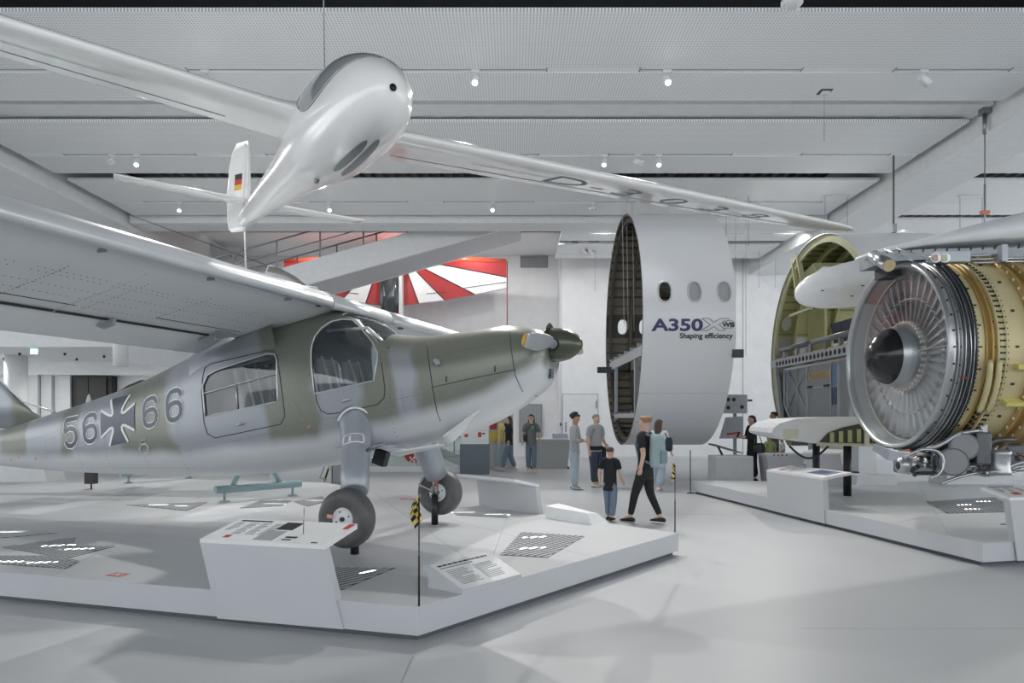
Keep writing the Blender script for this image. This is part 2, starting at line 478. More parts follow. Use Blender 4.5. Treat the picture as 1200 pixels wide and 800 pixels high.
for x0, x1 in ((a.x + .35, mid - .02), (mid + .02, b.x - .1)):
    MB().bb(x0, x1, -.36, -.3, .02, a.z - .06).build('leaf', DK, d2)
for k, (x0, x1) in enumerate(((at(35, 0, 28).x, at(50, 0, 28).x), (at(51, 0, 28).x, at(63, 0, 28).x), (at(64, 0, 28).x, at(82, 0, 28).x))):
    tag(MB().bb(x0, x1, 27.7 + .15 * k, 28.5, 0, 3.36).build('trim_%d' % (6 + k), mat('wall_grey_%d' % k, (205 + 4 * k, 208 + 4 * k, 210 + 4 * k), .7)), kind='structure')
ex = empty('exit_sign', (-15.66, 22.4, 3.79), 0, 'small green lit exit sign under the gallery at the left', 'exit sign')
MB().bb(-.14, .14, -.03, .03, -.1, .1).build('box', LWH, ex)
MB().bb(-.12, .12, -.036, -.031, -.08, .08).build('panel', mat('exit_green', (150, 226, 190), .4, emit=1.2), ex)
WHT = mat('print_white', (240, 242, 243), .5, emit=.9)
MB().box((-.05, -.04, 0), (.03, .006, .1), (0, .3, 0)).build('figure', WHT, ex)
MB().box((.03, -.04, 0), (.06, .006, .02)).build('arrow_shaft', WHT, ex)
MB().prism([(.06, -.035), (.1, 0), (.06, .035)], 'y', -.043, -.037).build('arrow_head', WHT, ex)
# sensors under the gallery slab
for k, (px, Y) in enumerate(((23, 24), (76, 24), (122, 25), (90, 26.2), (5, 26), (165, 23))):
    X = (px - 600) / 800 * Y
    o = tag(MB().lathe([(.0, -.09), (.035, -.09), (.04, -.05), (.05, 0), (.0, 0)], (X, Y, 3.9), n=12).build('smoke_detector', DARK), ['first small dark detector from the left under the gallery slab', 'dark detector on the gallery slab right of the exit sign', 'dark detector on the gallery slab next to the hanging cylinder', 'dark detector near the back of the gallery slab above the black door', 'dark detector at the frame edge under the gallery slab', 'dark detector on the gallery slab beyond the hanging cylinder'][k], 'detector', 'ceiling detectors')
# grey ventilation duct right of the cylinder
o = tag(MB().loft([[at(150, 400, 21.5), at(150, 425, 21.5), at(150, 425, 23), at(150, 400, 23)], [at(192, 405, 21.5), at(192, 430, 21.5), at(192, 430, 23), at(192, 405, 23)], [at(228, 424, 21.5), at(228, 434, 21.5), at(228, 434, 23), at(228, 424, 23)]], True, True, False).build('air_duct', mat('duct_white', (200, 203, 205), .5)), 'tapering light grey air duct right of the hanging white cylinder', 'duct')

# ------------------------------------------------------------------ stair with railings
st = empty('staircase', (0, 22, 0), 0, 'white staircase flight with metal railings rising to the right behind the aircraft', 'staircase')
def SL(x): return 6.44 + (x + 7.43) * (7.84 - 6.44) / (7.43 - 2.475)
x0, x1 = -12.2, .3
MB().prism([(x0, SL(x0)), (x1, SL(x1)), (x1, SL(x1) - .77), (x0, SL(x0) - .77)], 'y', 0, .12).build('stringer', WHITE, st)
MB().prism([(x0, SL(x0)), (x1, SL(x1)), (x1, SL(x1) - .77), (x0, SL(x0) - .77)], 'y', 2.1, 2.22).build('stringer', WHITE, st)
MB().prism([(x0, SL(x0) - .69), (x1, SL(x1) - .69), (x1, SL(x1) - .77), (x0, SL(x0) - .77)], 'y', .12, 2.1).build('soffit', mat('soffit_grey', (196, 199, 202), .6), st)
for yy in (.06, 2.16):
    for dz, r in ((.95, .028), (.55, .016)):
        MB().tube([(x0, yy, SL(x0) + dz), (x1, yy, SL(x1) + dz)], r, 8).build('handrail' if dz > .8 else 'mid_rail', STEEL, st)
    for k in range(9):
        xx = x0 + .4 + k * 1.4
        MB().bb(xx - .025, xx + .025, yy - .012, yy + .012, SL(xx) - .05, SL(xx) + .95).build('post', STEEL, st)
for k in range(27):
    xx = x0 + .3 + k * .44
    MB().bb(xx, xx + .4, .12, 2.1, SL(xx) - .62, SL(xx) - .56).build('tread', mat('tread_grey', (168, 172, 176), .6), st)
# sloping beam at the far left behind the stair
o = tag(MB().prism([(at(225, 268, 26).x, at(0, 268, 26).z), (at(310, 330, 26).x, at(0, 330, 26).z), (at(310, 345, 26).x, at(0, 345, 26).z), (at(225, 283, 26).x, at(0, 283, 26).z)], 'y', 26, 27.4).build('sloping_beam', mat('beam_grey', (200, 203, 203), .6)), 'white sloping beam descending to the right behind the stair railing', 'beam')  # one light grey tone over the whole beam
# ------------------------------------------------------------------ exhibition platforms
SH = .25
def platform(name, poly, cuts, label):
    o = empty(name, (0, 0, 0), 0, label, 'platform')
    MB().prism(poly, 'z', .05, SH).build('body', GREYST, o)
    MB().prism(shrink(poly, .05), 'z', 0, .05).build('plinth', PLINTH, o)
    pieces = [poly]
    for p, n in cuts:
        nx = []
        for q in pieces:
            for s in (1, -1):
                c = clip(q, p, (n[0] * s, n[1] * s))
                if len(c) >= 3: nx.append(c)
        pieces = nx
    for q in pieces:
        q = shrink(q, .0025)
        if len(q) >= 3: MB().prism(q, 'z', SH, SH + .006).build('top_panel', STTOP, o)
    return o
LST = [(-.669, 4.865), (1.95, 8.0), (-4.0, 14.35), (-14, 16.6), (-14, 8.73)]
def cut(a, b):
    a, b = Vector(a), Vector(b); d = (b - a).normalized(); return (tuple(a), (-d.y, d.x))
def gz(px, py): p = atz(px, py, SH); return (p.x, p.y)
platform('display_platform', LST, [cut(gz(245, 640), gz(590, 690)), cut(gz(495, 600), gz(700, 655)), cut(gz(78, 667), gz(225, 590)), cut(gz(430, 572), gz(540, 650)), cut(gz(595, 605), gz(560, 700))],
         'low grey angular platform carrying the camouflaged high-wing aeroplane')
RST = [(3.83, 14.8), (5.07, 7.35), (5.49, 7.45), (17, 9.4), (17, 14.5), (7.0, 14.6)]
platform('display_platform', RST, [cut((4.85, 8.7), (9, 12)), cut(gz(1113, 628), gz(1080, 575)), cut((4.3, 12.2), (12, 13))],
         'low white platform under the jet engine at the right')

# floor light grates let into the platforms
GRB = mat('grate_dark', (46, 49, 53), .5, .2); GRS = mat('grate_slat', (186, 190, 194), .4, .2)
def grate(pts, ang, lamps, label, pitch=.065):
    q = [gz(*p) for p in pts]; cx = sum(p[0] for p in q) / len(q); cy = sum(p[1] for p in q) / len(q)
    A = sum(q[i][0] * q[(i + 1) % len(q)][1] - q[(i + 1) % len(q)][0] * q[i][1] for i in range(len(q)))
    if A < 0: q = q[::-1]
    q = [(p[0] - cx, p[1] - cy) for p in q]
    o = empty('floor_light_grate', (cx, cy, SH + .006), 0, label, 'floor grate', 'lit grates in the platforms')
    MB().prism(q, 'z', 0, .003).build('tray', GRB, o)
    d = Vector((math.cos(ang), math.sin(ang))); n = Vector((-d.y, d.x))
    ext = [Vector(p).dot(n) for p in q]; t = min(ext) + pitch / 2
    while t < max(ext):
        L = 4
        r = [tuple(n * (t + s * pitch * .2) + d * e) for s, e in ((-1, -L), (-1, L), (1, L), (1, -L))]
        for i in range(len(q)):
            a, b = Vector(q[i]), Vector(q[(i + 1) % len(q)]); e = b - a
            r = clip(r, tuple(a), (-e.y, e.x))
            if len(r) < 3: break
        if len(r) >= 3: MB().prism(r, 'z', .004, .009).build('slat', GRS, o)
        t += pitch
    for (px, py, l, a2) in lamps:
        p = gz(px, py); p = Vector((p[0] - cx, p[1] - cy)); e = Vector((math.cos(a2), math.sin(a2)))
        f = Vector((-e.y, e.x)); w_ = .03
        ring = [tuple(p + e * (l / 2 * math.cos(k * PI / 8)) + f * (w_ * math.sin(k * PI / 8))) for k in range(16)]
        MB().prism(ring, 'z', .003, .0038).build('lamp', mat('grate_lamp_glow', (255, 252, 246), .4, emit=3), o)
    return o
grate([(586, 651), (611, 624), (685, 629), (642, 654)], .88, [(628, 630, .32, .28), (622, 643, .34, .28)], 'lit slatted grate beside the tilted text panel at the platform edge')
grate([(390, 666), (464, 666), (400, 692), (392, 685)], .88, [(432, 671, .2, .6)], 'triangular lit grate behind the front reading desk')
grate([(528, 599), (593, 600), (595, 607), (535, 604)], .1, [(543, 601, .35, 0), (583, 603.5, .35, 0)], 'narrow lit grate behind the far wheel', .06)
grate([(2, 642), (89, 630), (78, 655)], -.3 + PI / 2, [(67, 640, .35, .3)], 'left pointed half of the lit lightning shaped grate at left')
grate([(82, 640.5), (134, 641), (79, 655)], -.3 + PI / 2, [(92, 644, .35, .2)], 'right pointed half of the lit lightning shaped grate at left')
grate([(-30, 652), (60, 652), (93, 658), (77, 667), (-30, 660)], PI / 2 - .3, [(14, 659, .3, 0), (48, 660, .3, .2)], 'lit grate nearest the front edge at far left')
grate([(-30, 620), (20, 622), (68, 625), (-20, 633)], .1, [(8, 624, .45, .1)], 'lit grate cut by the left frame edge', .06)
grate([(148, 592), (243, 589), (219, 599)], .1, [(186, 592, .3, .1), (213, 593, .3, .1)], 'lit grate under the middle of the fuselage', .08)
grate([(281, 596), (305, 587), (342, 587), (330, 593)], .1, [(322, 591, .35, 0)], 'lit grate beside the light blue trestle', .06)
grate([(344, 588), (378, 582), (382, 588), (360, 594)], .1, [(368, 587, .35, 0)], 'lit grate left of the near wheel', .06)
grate([(1085, 588), (1165, 583), (1199, 600), (1110, 602)], 1.3, [(1129, 592, .3, .2), (1152, 588, .3, .1), (1138, 597, .28, .1)], 'lit grate on the white platform under the engine')
grate([(1172, 615), (1195, 607), (1230, 609), (1220, 618)], .1, [(1190, 612, .2, .1)], 'lit grate on the white platform near the right frame edge')

# red floor markings
RED = mat('print_red', (196, 62, 56), .5)
def floor_mark(px, py, w_, h_, label):
    x, y = gz(px, py); o = empty('floor_sticker', (x, y, SH + .0062), -.29, label, 'sticker', 'red platform stickers')
    MB().bb(-w_ / 2, w_ / 2, -h_ / 2, h_ / 2, 0, .0015).build('sheet', RED, o)
    mb = MB(); P = [(-.3, -.1), (-.1, .15), (.05, -.12), (.25, .12)]
    for i in range(3): mb.bar((P[i][0] * w_, P[i][1] * h_ * 2, .002), (P[i + 1][0] * w_, P[i + 1][1] * h_ * 2, .002), .012, .001)
    mb.build('sign', mat('print_white_flat', (236, 238, 240), .5), o)
floor_mark(138, 674, .16, .12, 'red warning sticker on the platform left of the reading desk')
floor_mark(479, 585, .3, .16, 'pale red sticker on the platform beside the far wheel')

# ------------------------------------------------------------------ reading desks
PRINT = mat('print_grey', (120, 124, 128), .6); SHEET = mat('print_sheet', (240, 241, 243), .5); INK = mat('ink_black', (40, 42, 45), .6)
def desk(A, B, inward, shift, hf, hb, depth, label, print_kind=0, z0=.05, thick=.07, prism_front=True):
    A, B = Vector(A), Vector(B); e = (B - A); L = e.length; e.normalize(); n = Vector((-e.y, e.x))
    if n.dot(Vector(inward)) < 0: n = -n
    o = empty('reading_desk', (A.x, A.y, 0), 0, label, 'reading desk')
    def P(s, t, z): q = e * s + n * t; return (q.x, q.y, z)
    def Q(pts): return [P(*p) for p in pts]
    # standing front panel leaning sideways towards its top
    sh = shift
    zs = max(z0, SH + .0065); ks = shift * (zs - .05) / (hf - .08)
    lo = Q([(ks, -.014, zs), (L + ks, -.014, zs), (L + ks, thick, zs), (ks, thick, zs)])
    hi = Q([(sh, -.012, hf - .03), (L + sh, -.012, hf - .03), (L + sh, thick, hf - .02), (sh, thick, hf - .02)])
    MB().loft([lo, hi], True, True, False).build('front_panel', GREYST, o)
    if z0 < SH:
        k0 = -sh * (SH + .008 - .05) / (hf - .08)
        MB().loft([Q([(0, -.014, .05), (L, -.014, .05), (L, -.001, .05), (0, -.001, .05)]), Q([(-k0, -.014, zs), (L - k0, -.014, zs), (L - k0, -.001, zs), (-k0, -.001, zs)])], True, True, False).build('skirt', GREYST, o)
    tp = Q([(sh, -.012, hf), (L + sh, -.012, hf), (L + sh + .06, depth, hb), (sh + .06, depth, hb)])
    bt = Q([(sh, -.012, hf - .04), (L + sh, -.012, hf - .04), (L + sh + .06, depth, hb - .04), (sh + .06, depth, hb - .04)])
    MB().loft([bt, tp], True, True, False).build('desk_top', WHITE, o)
    # print on the desk top
    def T(a, b, dz=.0):
        s = sh + .06 * b + a * L; t = -.012 + b * (depth + .012); return P(s, t, hf + (hb - hf) * b + dz)
    def patch(name, m, a0, a1, b0, b1, dz=.002):
        MB().loft([[T(a0, b0, .0005), T(a1, b0, .0005), T(a1, b1, .0005), T(a0, b1, .0005)], [T(a0, b0, dz), T(a1, b0, dz), T(a1, b1, dz), T(a0, b1, dz)]], True, True, False).build(name, m, o)
    if print_kind:
        patch('print_sheet', SHEET, .01, .6 if print_kind == 1 else .97, .03, .97)
        mb = MB(); rnd = random.Random(3)
        for c in range(4 if print_kind == 1 else 3):
            for r in range(10):
                a0 = .05 + c * .11; w_ = .085 * rnd.uniform(.6, 1); b0 = .78 - r * .055
                if c == 0 and r > 6: continue
                mb.loft([[T(a0, b0, .0022), T(a0 + w_, b0, .0022), T(a0 + w_, b0 + .02, .0022), T(a0, b0 + .02, .0022)], [T(a0, b0, .0028), T(a0 + w_, b0, .0028), T(a0 + w_, b0 + .02, .0028), T(a0, b0 + .02, .0028)]], True, True, False)
        mb.build('print_lines', PRINT, o)['kind'] = 'stuff'
        patch('title_line', INK, .05, .32, .87, .93, .003)
        patch('red_mark', RED, .15, .2, .1, .22, .003) if print_kind == 1 else patch('red_mark', RED, .12, .2, .2, .4, .003)
        if print_kind == 1:
            patch('photo', INK, .45, .59, .55, .9, .003); patch('photo', mat('photo_grey', (170, 173, 176), .5), .41, .57, .06, .5, .003)
            patch('title_line', INK, .63, .72, .22, .28, .003); patch('title_line', INK, .63, .7, .12, .16, .003)
            patch('title_line', INK, .88, .93, .06, .09, .003); patch('red_mark', RED, .95, .995, .72, .95, .003)
        else:
            patch('photo', mat('photo_blue', (92, 110, 140), .5), .6, .93, .3, .85, .003)
    return o
desk((-2.28, 5.305), (-1.238, 5.03), (.2, 1), -.16, .66, .76, .40, 'large grey reading desk at the front platform edge below the aircraft', 1)
desk((.45, 9.62), (-.43, 10.36 + .2), (-.7, -.7), .1, .66, .76, .42, 'white reading desk seen from behind at the far platform edge', 0)
desk((4.362, 11.6), (4.618, 10.06), (1, .1), -.05, .72, .80, .42, 'white reading desk with a photo at the edge of the engine platform', 2)
desk((5.5, 7.44), (6.7, 7.64), (0, 1), -.1, .74, .82, .42, 'white reading desk cut off by the right frame edge', 2)
o = empty('reading_rod', (-1.62, 5.3, .75), 0, 'thin upright metal rod on the front reading desk', 'rod')
MB().tube([(0, 0, -.05), (.006, 0, .16)], .004, 6).build('rod', STEEL, o)

# tilted text wedge on the platform edge
o = empty('text_wedge', (-.379, 5.212, SH), 0, 'white tilted text panel wedge on the right platform edge', 'text panel')
F0, F1 = Vector((-.379, 5.212, .288)), Vector((.079, 5.76, .284)); B0, B1 = Vector((-.667, 5.427, .43)), Vector((-.205, 6.01, .43))
org = Vector((-.379, 5.212, SH))
def dz(v, z): return (v.x - org.x, v.y - org.y, z - SH)
MB().loft([[dz(F0, .257), dz(F1, .257), dz(B1, .257), dz(B0, .257)], [dz(F0, F0.z), dz(F1, F1.z), dz(B1, B1.z), dz(B0, B0.z)]], True, True, False).build('wedge', GREYST, o)
nn = (F1 - F0).cross(B0 - F0).normalized()
def WP(a, b, h_=.001): return (F0 + (F1 - F0) * a + ((B0 - F0) * (1 - a) + (B1 - F1) * a) * b + nn * h_) - org
MB().loft([[WP(.01, .01), WP(.99, .01), WP(.99, .99), WP(.01, .99)], [WP(.01, .01, .003), WP(.99, .01, .003), WP(.99, .99, .003), WP(.01, .99, .003)]], True, True, False).build('print_sheet', WHITE, o)
def wl(mb, a0, a1, b0, b1): mb.loft([[WP(a0, b0, .003), WP(a1, b0, .003), WP(a1, b1, .003), WP(a0, b1, .003)], [WP(a0, b0, .004), WP(a1, b0, .004), WP(a1, b1, .004), WP(a0, b1, .004)]], True, True, False)
mb = MB(); r_ = random.Random(5); a = .08
while a < .86:
    q = r_.uniform(.03, .08); wl(mb, a, min(a + q, .88), .85, .9); a += q + .012
mb.build('title', INK, o)['kind'] = 'stuff'
mb = MB(); a = .08
while a < .55:
    q = r_.uniform(.02, .05); wl(mb, a, a + q, .77, .795); a += q + .01
mb.build('subtitle', INK, o)['kind'] = 'stuff'
mb = MB()
for c in range(2):
    for r in range(11):
        wl(mb, .1 + c * .42, .1 + c * .42 + .34 * r_.uniform(.8, 1) * (.4 if r == 5 else 1), .66 - r * .05, .675 - r * .05)
mb.build('print_lines', PRINT, o)['kind'] = 'stuff'

# low white block on the far platform edge
o = empty('edge_block', (.45, 9.23, SH), 0, 'low white wedge block on the far platform edge beside the walkers', 'block')
MB().loft([[(0, 0, .006), (.55, -.62, .006), (.8, -.42, .006), (.2, .3, .006)], [(0, 0, .165), (.5, -.55, .145), (.66, -.42, .12), (.2, .3, .165)]], True, True, False).build('block', WHITE, o)

# barrier rods with chequered flags
YEL = mat('flag_yellow', (226, 206, 110), .8); FBK = mat('flag_black', (44, 45, 47), .8)
def flag(px, py, H, label, turn):
    x, y = gz(px, py); o = empty('flag_rod', (x, y, SH + .006), turn, label, 'flag', 'chequered flags on thin rods')
    MB().tube([(0, 0, 0), (0, 0, H * .45), (0, 0, H * .45 + .004), (0, 0, H * .97)], [.0075, .0075, .005, .005], 8).build('rod', BLACK, o)
    def S(a, b):   # hanging, furled cloth: a along the hoist, b outwards
        tw = 2.6 * b + .6 * math.sin(a * 5); r = .045 * b * (1.25 - .7 * abs(a - .45)) + .006
        return (r * math.cos(tw), r * math.sin(tw), H * (1.0 - .23 * a) - .07 * b * b + .0 * a)
    na, nb = 7, 4
    for ph, (nm, m) in enumerate((('yellow_squares', YEL), ('black_squares', FBK))):
        mb = MB()
        for i in range(na):
            for j in range(nb):
                if (i + j) % 2 != ph: continue
                g = [S((i + di) / na, (j + dj) / nb) for di, dj in ((0, 0), (1, 0), (1, 1), (0, 1))]
                g2 = [(p[0] * 1.06, p[1] * 1.06, p[2] - .001) for p in g]
                mb.loft([g, g2], True, True, False)
        mb.build(nm, m, o)['kind'] = 'stuff'
flag(491, 711, .80, 'black and yellow chequered flag on the rod at the near platform corner', .4)
flag(791, 624, .82, 'black and yellow chequered flag on the rod at the right platform corner', 1.4)

# ------------------------------------------------------------------ furniture beyond the platforms
def box_thing(name, x0, x1, y0, y1, z0, z1, m, label, cat, slant=0):
    o = empty(name, ((x0 + x1) / 2, y0, z0), 0, label, cat); hx = (x1 - x0) / 2
    MB().loft([[(-hx + slant, 0, 0), (hx - slant, 0, 0), (hx - slant, y1 - y0, 0), (-hx + slant, y1 - y0, 0)], [(-hx, 0, z1 - z0), (hx, 0, z1 - z0), (hx, y1 - y0, z1 - z0), (-hx, y1 - y0, z1 - z0)]], True, True, False).build('body', m, o)
    return o
CAB = mat('cabinet_white', (214, 217, 220), .5)
o = box_thing('display_box', 5.05, 5.98, 16.9, 17.6, 0, .62, CAB, 'white display box in front of the woman dressed in black', 'display box')
MB().bb(-.45, .45, -.02, .72, .62, .66).build('lid', mat('lid_white', (226, 228, 230), .5), o)
o = empty('tilted_panel', at(838, 533, 17.4) + Vector((0, 0, .04)), 0, 'dark grey tilted reading panel on the white display box', 'panel')
MB().prism([(0, .24), (.72, .02), (.72, 0), (0, .2)], 'y', 0, .6).build('panel', mat('panel_darkgrey', (104, 109, 114), .4), o)
MB().prism([(.08, .18), (.14, .16), (.3, -.14), (.24, -.14)], 'y', .1, .14).build('foot', DARK, o)
o = box_thing('counter', 6.2, 7.12, 16.6, 17.2, .0, .68, mat('counter_grey', (196, 199, 203), .5), 'low grey counter in front of the two children', 'counter', .08)
MB().bb(-.48, .48, -.03, .63, .68, .73).build('worktop', mat('worktop_grey', (206, 209, 212), .5), o)
for k in range(4): MB().lathe([(.0, -.002), (.02, -.002), (.02, .02), (.0, .02)], (-.3 + k * .1, -.03, .705), 'y', 10).build('hole', DARK, o)
for px0, px1, py1, Yb, z1, lab in ((1005, 1050, 567, 13.7, .32, 'low grey display block behind the black post under the wing part'), (1111, 1186, 567, 13.9, .42, 'low grey display block behind the engine underside')):
    x0, x1 = (px0 - 600) / 800 * Yb, (px1 - 600) / 800 * Yb
    box_thing('display_block', x0, x1, Yb, Yb + .6, SH + .006, SH + z1 * .62, CAB, lab, 'block', -.03)
desk((6.05, 13.75), (6.5, 13.1), (.8, .55), -.2, .92, .98, .3, 'white reading desk between the two black posts', 0, SH + .006)

# information stand with grey foot
o = empty('information_stand', at(556, 552, 19.6), 0, 'white information stand with a dark grey lower half', 'information stand')
o.location.z = 0
MB().bb(-.42, .42, 0, .5, 0, .86).build('lower_box', mat('box_slate', (112, 120, 130), .6), o)
MB().bb(-.40, .40, .02, .48, .86, 1.95).build('upper_box', WHITE, o)
MB().bb(-.40, .40, .014, .02, 1.25, 1.26).build('joint', mat('seam_grey', (176, 180, 184), .7), o)
for x0, x1, z0, z1, m in ((-.29, -.19, 1.06, 1.2, RED), (.1, .2, 1.06, 1.2, RED), (.02, .14, 1.4, 1.5, RED), (.15, .26, 1.4, 1.5, mat('print_green', (96, 150, 90), .5)), (.22, .3, 1.14, 1.18, INK), (.26, .33, 1.42, 1.49, INK), (-.15, -.08, 1.3, 1.34, mat('print_blue', (90, 100, 140), .5))):
    MB().bb(x0, x1, .012, .02, z0, z1).build('pictogram', m, o)
# second counter behind the walking woman
o = box_thing('service_counter', .55, 1.85, 21.6, 22.6, 0, .92, mat('counter_beige', (178, 180, 178), .5), 'grey sloped service counter behind the woman in the grey T-shirt', 'counter', .1)
MB().bb(-.6, .6, .1, .9, .92, .96).build('top', WHITE, o)
MB().box((.35, .4, 1.02), (.5, .4, .02), (.35, 0, 0)).build('screen', mat('screen_blue', (120, 134, 150), .3), o)
MB().bb(-.62, .62, .05, .9, 0, .05).build('foot', BLACK, o)
o = empty('wall_poster', at(623, 499, 27.1) + Vector((0, 1.4, 0)), 0, 'grey striped upright panel on the wall behind the walking woman', 'poster')
MB().bb(-.48, .48, -.04, 0, -.7, .9).build('frame', mat('frame_grey', (140, 144, 148), .5), o)
for k in range(14): MB().bb(-.42 + k * .06, -.38 + k * .06, -.055, -.04, -.64, .84).build('slat', mat('slat_grey', (164, 168, 172), .5), o)
# banner with red crest and yellow field
o = empty('standing_banner', at(586, 543, 21.5), 0, 'grey standing banner with a red crest behind the two walking women', 'banner')
o.location.z = 0
MB().bb(-.42, .42, 0, .03, .1, 1.9).build('sheet', mat('banner_grey', (196, 198, 200), .6), o)
MB().bb(-.32, -.1, -.006, 0, 1.25, 1.62).build('crest', RED, o)
MB().bb(-.36, .0, -.006, 0, .85, 1.18).build('field', mat('banner_yellow', (222, 206, 110), .6), o)
for i, (x, z) in enumerate(((.2, 1.2), (.26, 1.3), (.18, 1.4), (.28, 1.1), (.22, 1.05), (.3, 1.42))): MB().lathe([(0, -.006), (.06, -.006), (.06, 0), (0, 0)], (x, 0, z), 'y', 10).build('ornament', INK, o)
MB().bb(-.45, .45, -.15, .2, 0, .1).build('foot', GREYST, o)
# glass balustrade of the stair opening
gb = empty('glass_balustrade', (0, 20.5, 0), 0, 'glass balustrade with slim steel posts behind the landing gear', 'balustrade')
xs = [-9.6 + k * 1.35 for k in range(7)]
for k in range(6):
    MB().bb(xs[k] + .03, xs[k + 1] - .03, -.008, .008, .12, 1.55).build('pane', glass('green_glass', (224, 233, 230), .1), gb)
for x in xs: MB().bb(x - .02, x + .02, -.025, .025, 0, 1.2).build('post', STEEL, gb)
MB().tube([(xs[0], -.05, 1.05), (xs[-1], -.05, 1.05)], .022, 8).build('handrail', STEEL, gb)
MB().bb(xs[0] - .1, xs[-1] + .1, -.12, .12, 0, .16).build('kerb', WHITE, gb)
# descending stair behind the glass
sb = empty('lower_staircase', (0, 22.4, 0), 0, 'white stair edge with handrail seen through the glass balustrade', 'staircase')
MB().prism([(-4.6, 1.5), (-1.6, .35), (-1.6, .0), (-4.6, 1.25)], 'y', 0, .1).build('stringer', WHITE, sb)
MB().tube([(-4.6, 0, 2.3), (-1.6, 0, 1.15)], .03, 8).build('handrail', STEEL, sb)
for k in range(4): MB().bb(-4.3 + k * .8 - .02, -4.3 + k * .8 + .02, .03, .07, 1.3 - k * .3, 2.2 - k * .31).build('post', STEEL, sb)
# white display cabinet behind the near landing gear leg
o = box_thing('display_cabinet', -5.6, -4.2, 15.8, 16.7, 0, 1.75, WHITE, 'white display cabinet with grey side behind the near landing gear leg', 'cabinet')
MB().bb(.72, 1.22, .1, .8, 0, 1.6).build('side_box', mat('cabinet_grey', (176, 179, 182), .5), o)
o = empty('striped_prop', at(385, 566, 15.5), 0, 'thin black and yellow striped prop leaning beside the white cabinet', 'prop')
o.location.z = 0
for k in range(5): MB().bar((-.14 + k * .07, 0, .02 + k * .22), (-.07 + k * .07, 0, .24 + k * .22), .035).build('stripe', BLACK if k % 2 else mat('stripe_yellow', (204, 164, 40), .5), o)
MB().tube([(.2, 0, 1.05), (-.1, .02, .5), (-.2, .02, .25), (-.05, .02, .2)], .015, 8).build('cable', STEEL, o)
# white plinth wall at the left below the fuselage
o = tag(MB().loft([[(-12.6, 14.4, SH + .006), (-9.8, 14.4, SH + .006), (-9.8, 15, SH + .006), (-12.6, 15, SH + .006)], [(-12.6, 14.4, 1.15), (-10.1, 14.4, 1.15), (-10.1, 15, 1.15), (-12.6, 15, 1.15)]], True, True, False).build('plinth_block', WHITE), 'white slanted plinth wall under the tail at the left edge', 'plinth')
# ------------------------------------------------------------------ camouflaged high-wing aeroplane
AX, AY, AR = -1.277, 7.765, math.atan2(-.321, .947)
FU = Vector((math.cos(AR), math.sin(AR))); SV = Vector((-FU.y, FU.x))
plane = empty('liaison_aeroplane', (AX, AY, SH + .006), AR, 'green and grey camouflaged high-wing aeroplane marked 56 66 on the platform', 'aeroplane')
def camo_mat():
    m = bpy.data.materials.new('camouflage_paint'); m.use_nodes = True; t = NT(m)
    co = t.obj(); x, y, z = t.sep(co)
    nz = t.math('SUBTRACT', t.noise(co, 1.6, 2), .5)
    uu = t.math('ADD', t.math('ADD', x, t.math('MULTIPLY', nz, .5)), t.math('MULTIPLY', t.math('SUBTRACT', z, 1.6), .12))
    f = t.math('DIVIDE', t.math('ADD', uu, 8), 10.2)
    ramp = t.new('ShaderNodeValToRGB'); cr = ramp.color_ramp; cr.interpolation = 'EASE'
    G, S = c4((126, 129, 119)), c4((156, 161, 167))
    stops = [(-7.9, S), (-6.3, S), (-6.15, G), (-5.7, G), (-5.6, S), (-5.0, S), (-4.9, G), (-4.66, G), (-4.56, S), (-3.75, S), (-3.6, G), (-2.85, G), (-2.7, S), (-1.42, S), (-1.28, G), (-.74, G), (-.6, S), (-.2, S), (-.08, G), (.22, G), (.3, S), (.48, S), (.56, G), (2, G)]
    els = cr.elements
    while len(els) < len(stops): els.new(.5)
    for e, (p, c) in zip(els, stops): e.position = (p + 8) / 10.2; e.color = c
    t.l.new(f, ramp.inputs[0])
    # upper cabin stays olive around the wing root
    top = t.math('MULTIPLY', t.sstep(z, 1.95, 2.2), t.math('MULTIPLY', t.sstep(x, -1.15, -.95), 1))
    up = t.mix(top, ramp.outputs[0], G)
    # light grey belly with a soft edge climbing towards the nose
    r2 = t.new('ShaderNodeValToRGB'); e2 = r2.color_ramp.elements
    pts = [(-8, .85), (-4.8, .86), (-2.5, .97), (-.7, 1.14), (.5, 1.40), (1.2, 1.62), (1.75, 1.92), (2.1, 1.5)]
    while len(e2) < len(pts): e2.new(.5)
    for e, (p, v) in zip(e2, pts): e.position = (p + 8) / 10.2; e.color = (v / 2, v / 2, v / 2, 1)
    t.l.new(t.math('DIVIDE', t.math('ADD', x, 8), 10.2), r2.inputs[0])
    wb = t.math('ADD', t.math('MULTIPLY', r2.outputs[0], 2), t.math('MULTIPLY', nz, .12))
    d = t.math('SUBTRACT', z, wb)
    fb = t.sstep(d, -.09, .07)
    fine = t.noise(co, 30, 3)
    c = t.mix(fb, c4((218, 221, 224)), up)
    c = t.mix(t.math('MULTIPLY', t.sstep(fine, .5, .8), .10), c, c4((190, 194, 196)))
    t.l.new(c, t.b.inputs['Base Color'])
    t.b.inputs['Metallic'].default_value = .25
    t.put(t.b.inputs['Roughness'], t.math('ADD', .27, t.math('MULTIPLY', fine, .12)))
    t.bump(t.noise(co, 5, 2), .06, .02)
    return m
CAMO = camo_mat()
LGREY = mat('wing_light_grey', (226, 230, 232), .38, 0, var=.03, scale=2)
SILV = mat('slat_silver', (206, 210, 213), .3, .2, var=.04, scale=3)
PGREY = mat('part_grey', (164, 170, 178), .35, .25, var=.05)
SEAM = mat('seam_dark', (58, 62, 66), .6); OLIVE = mat('spinner_olive', (86, 92, 78), .25, .3)
TRIM = mat('window_trim', (205, 208, 210), .3, .4)
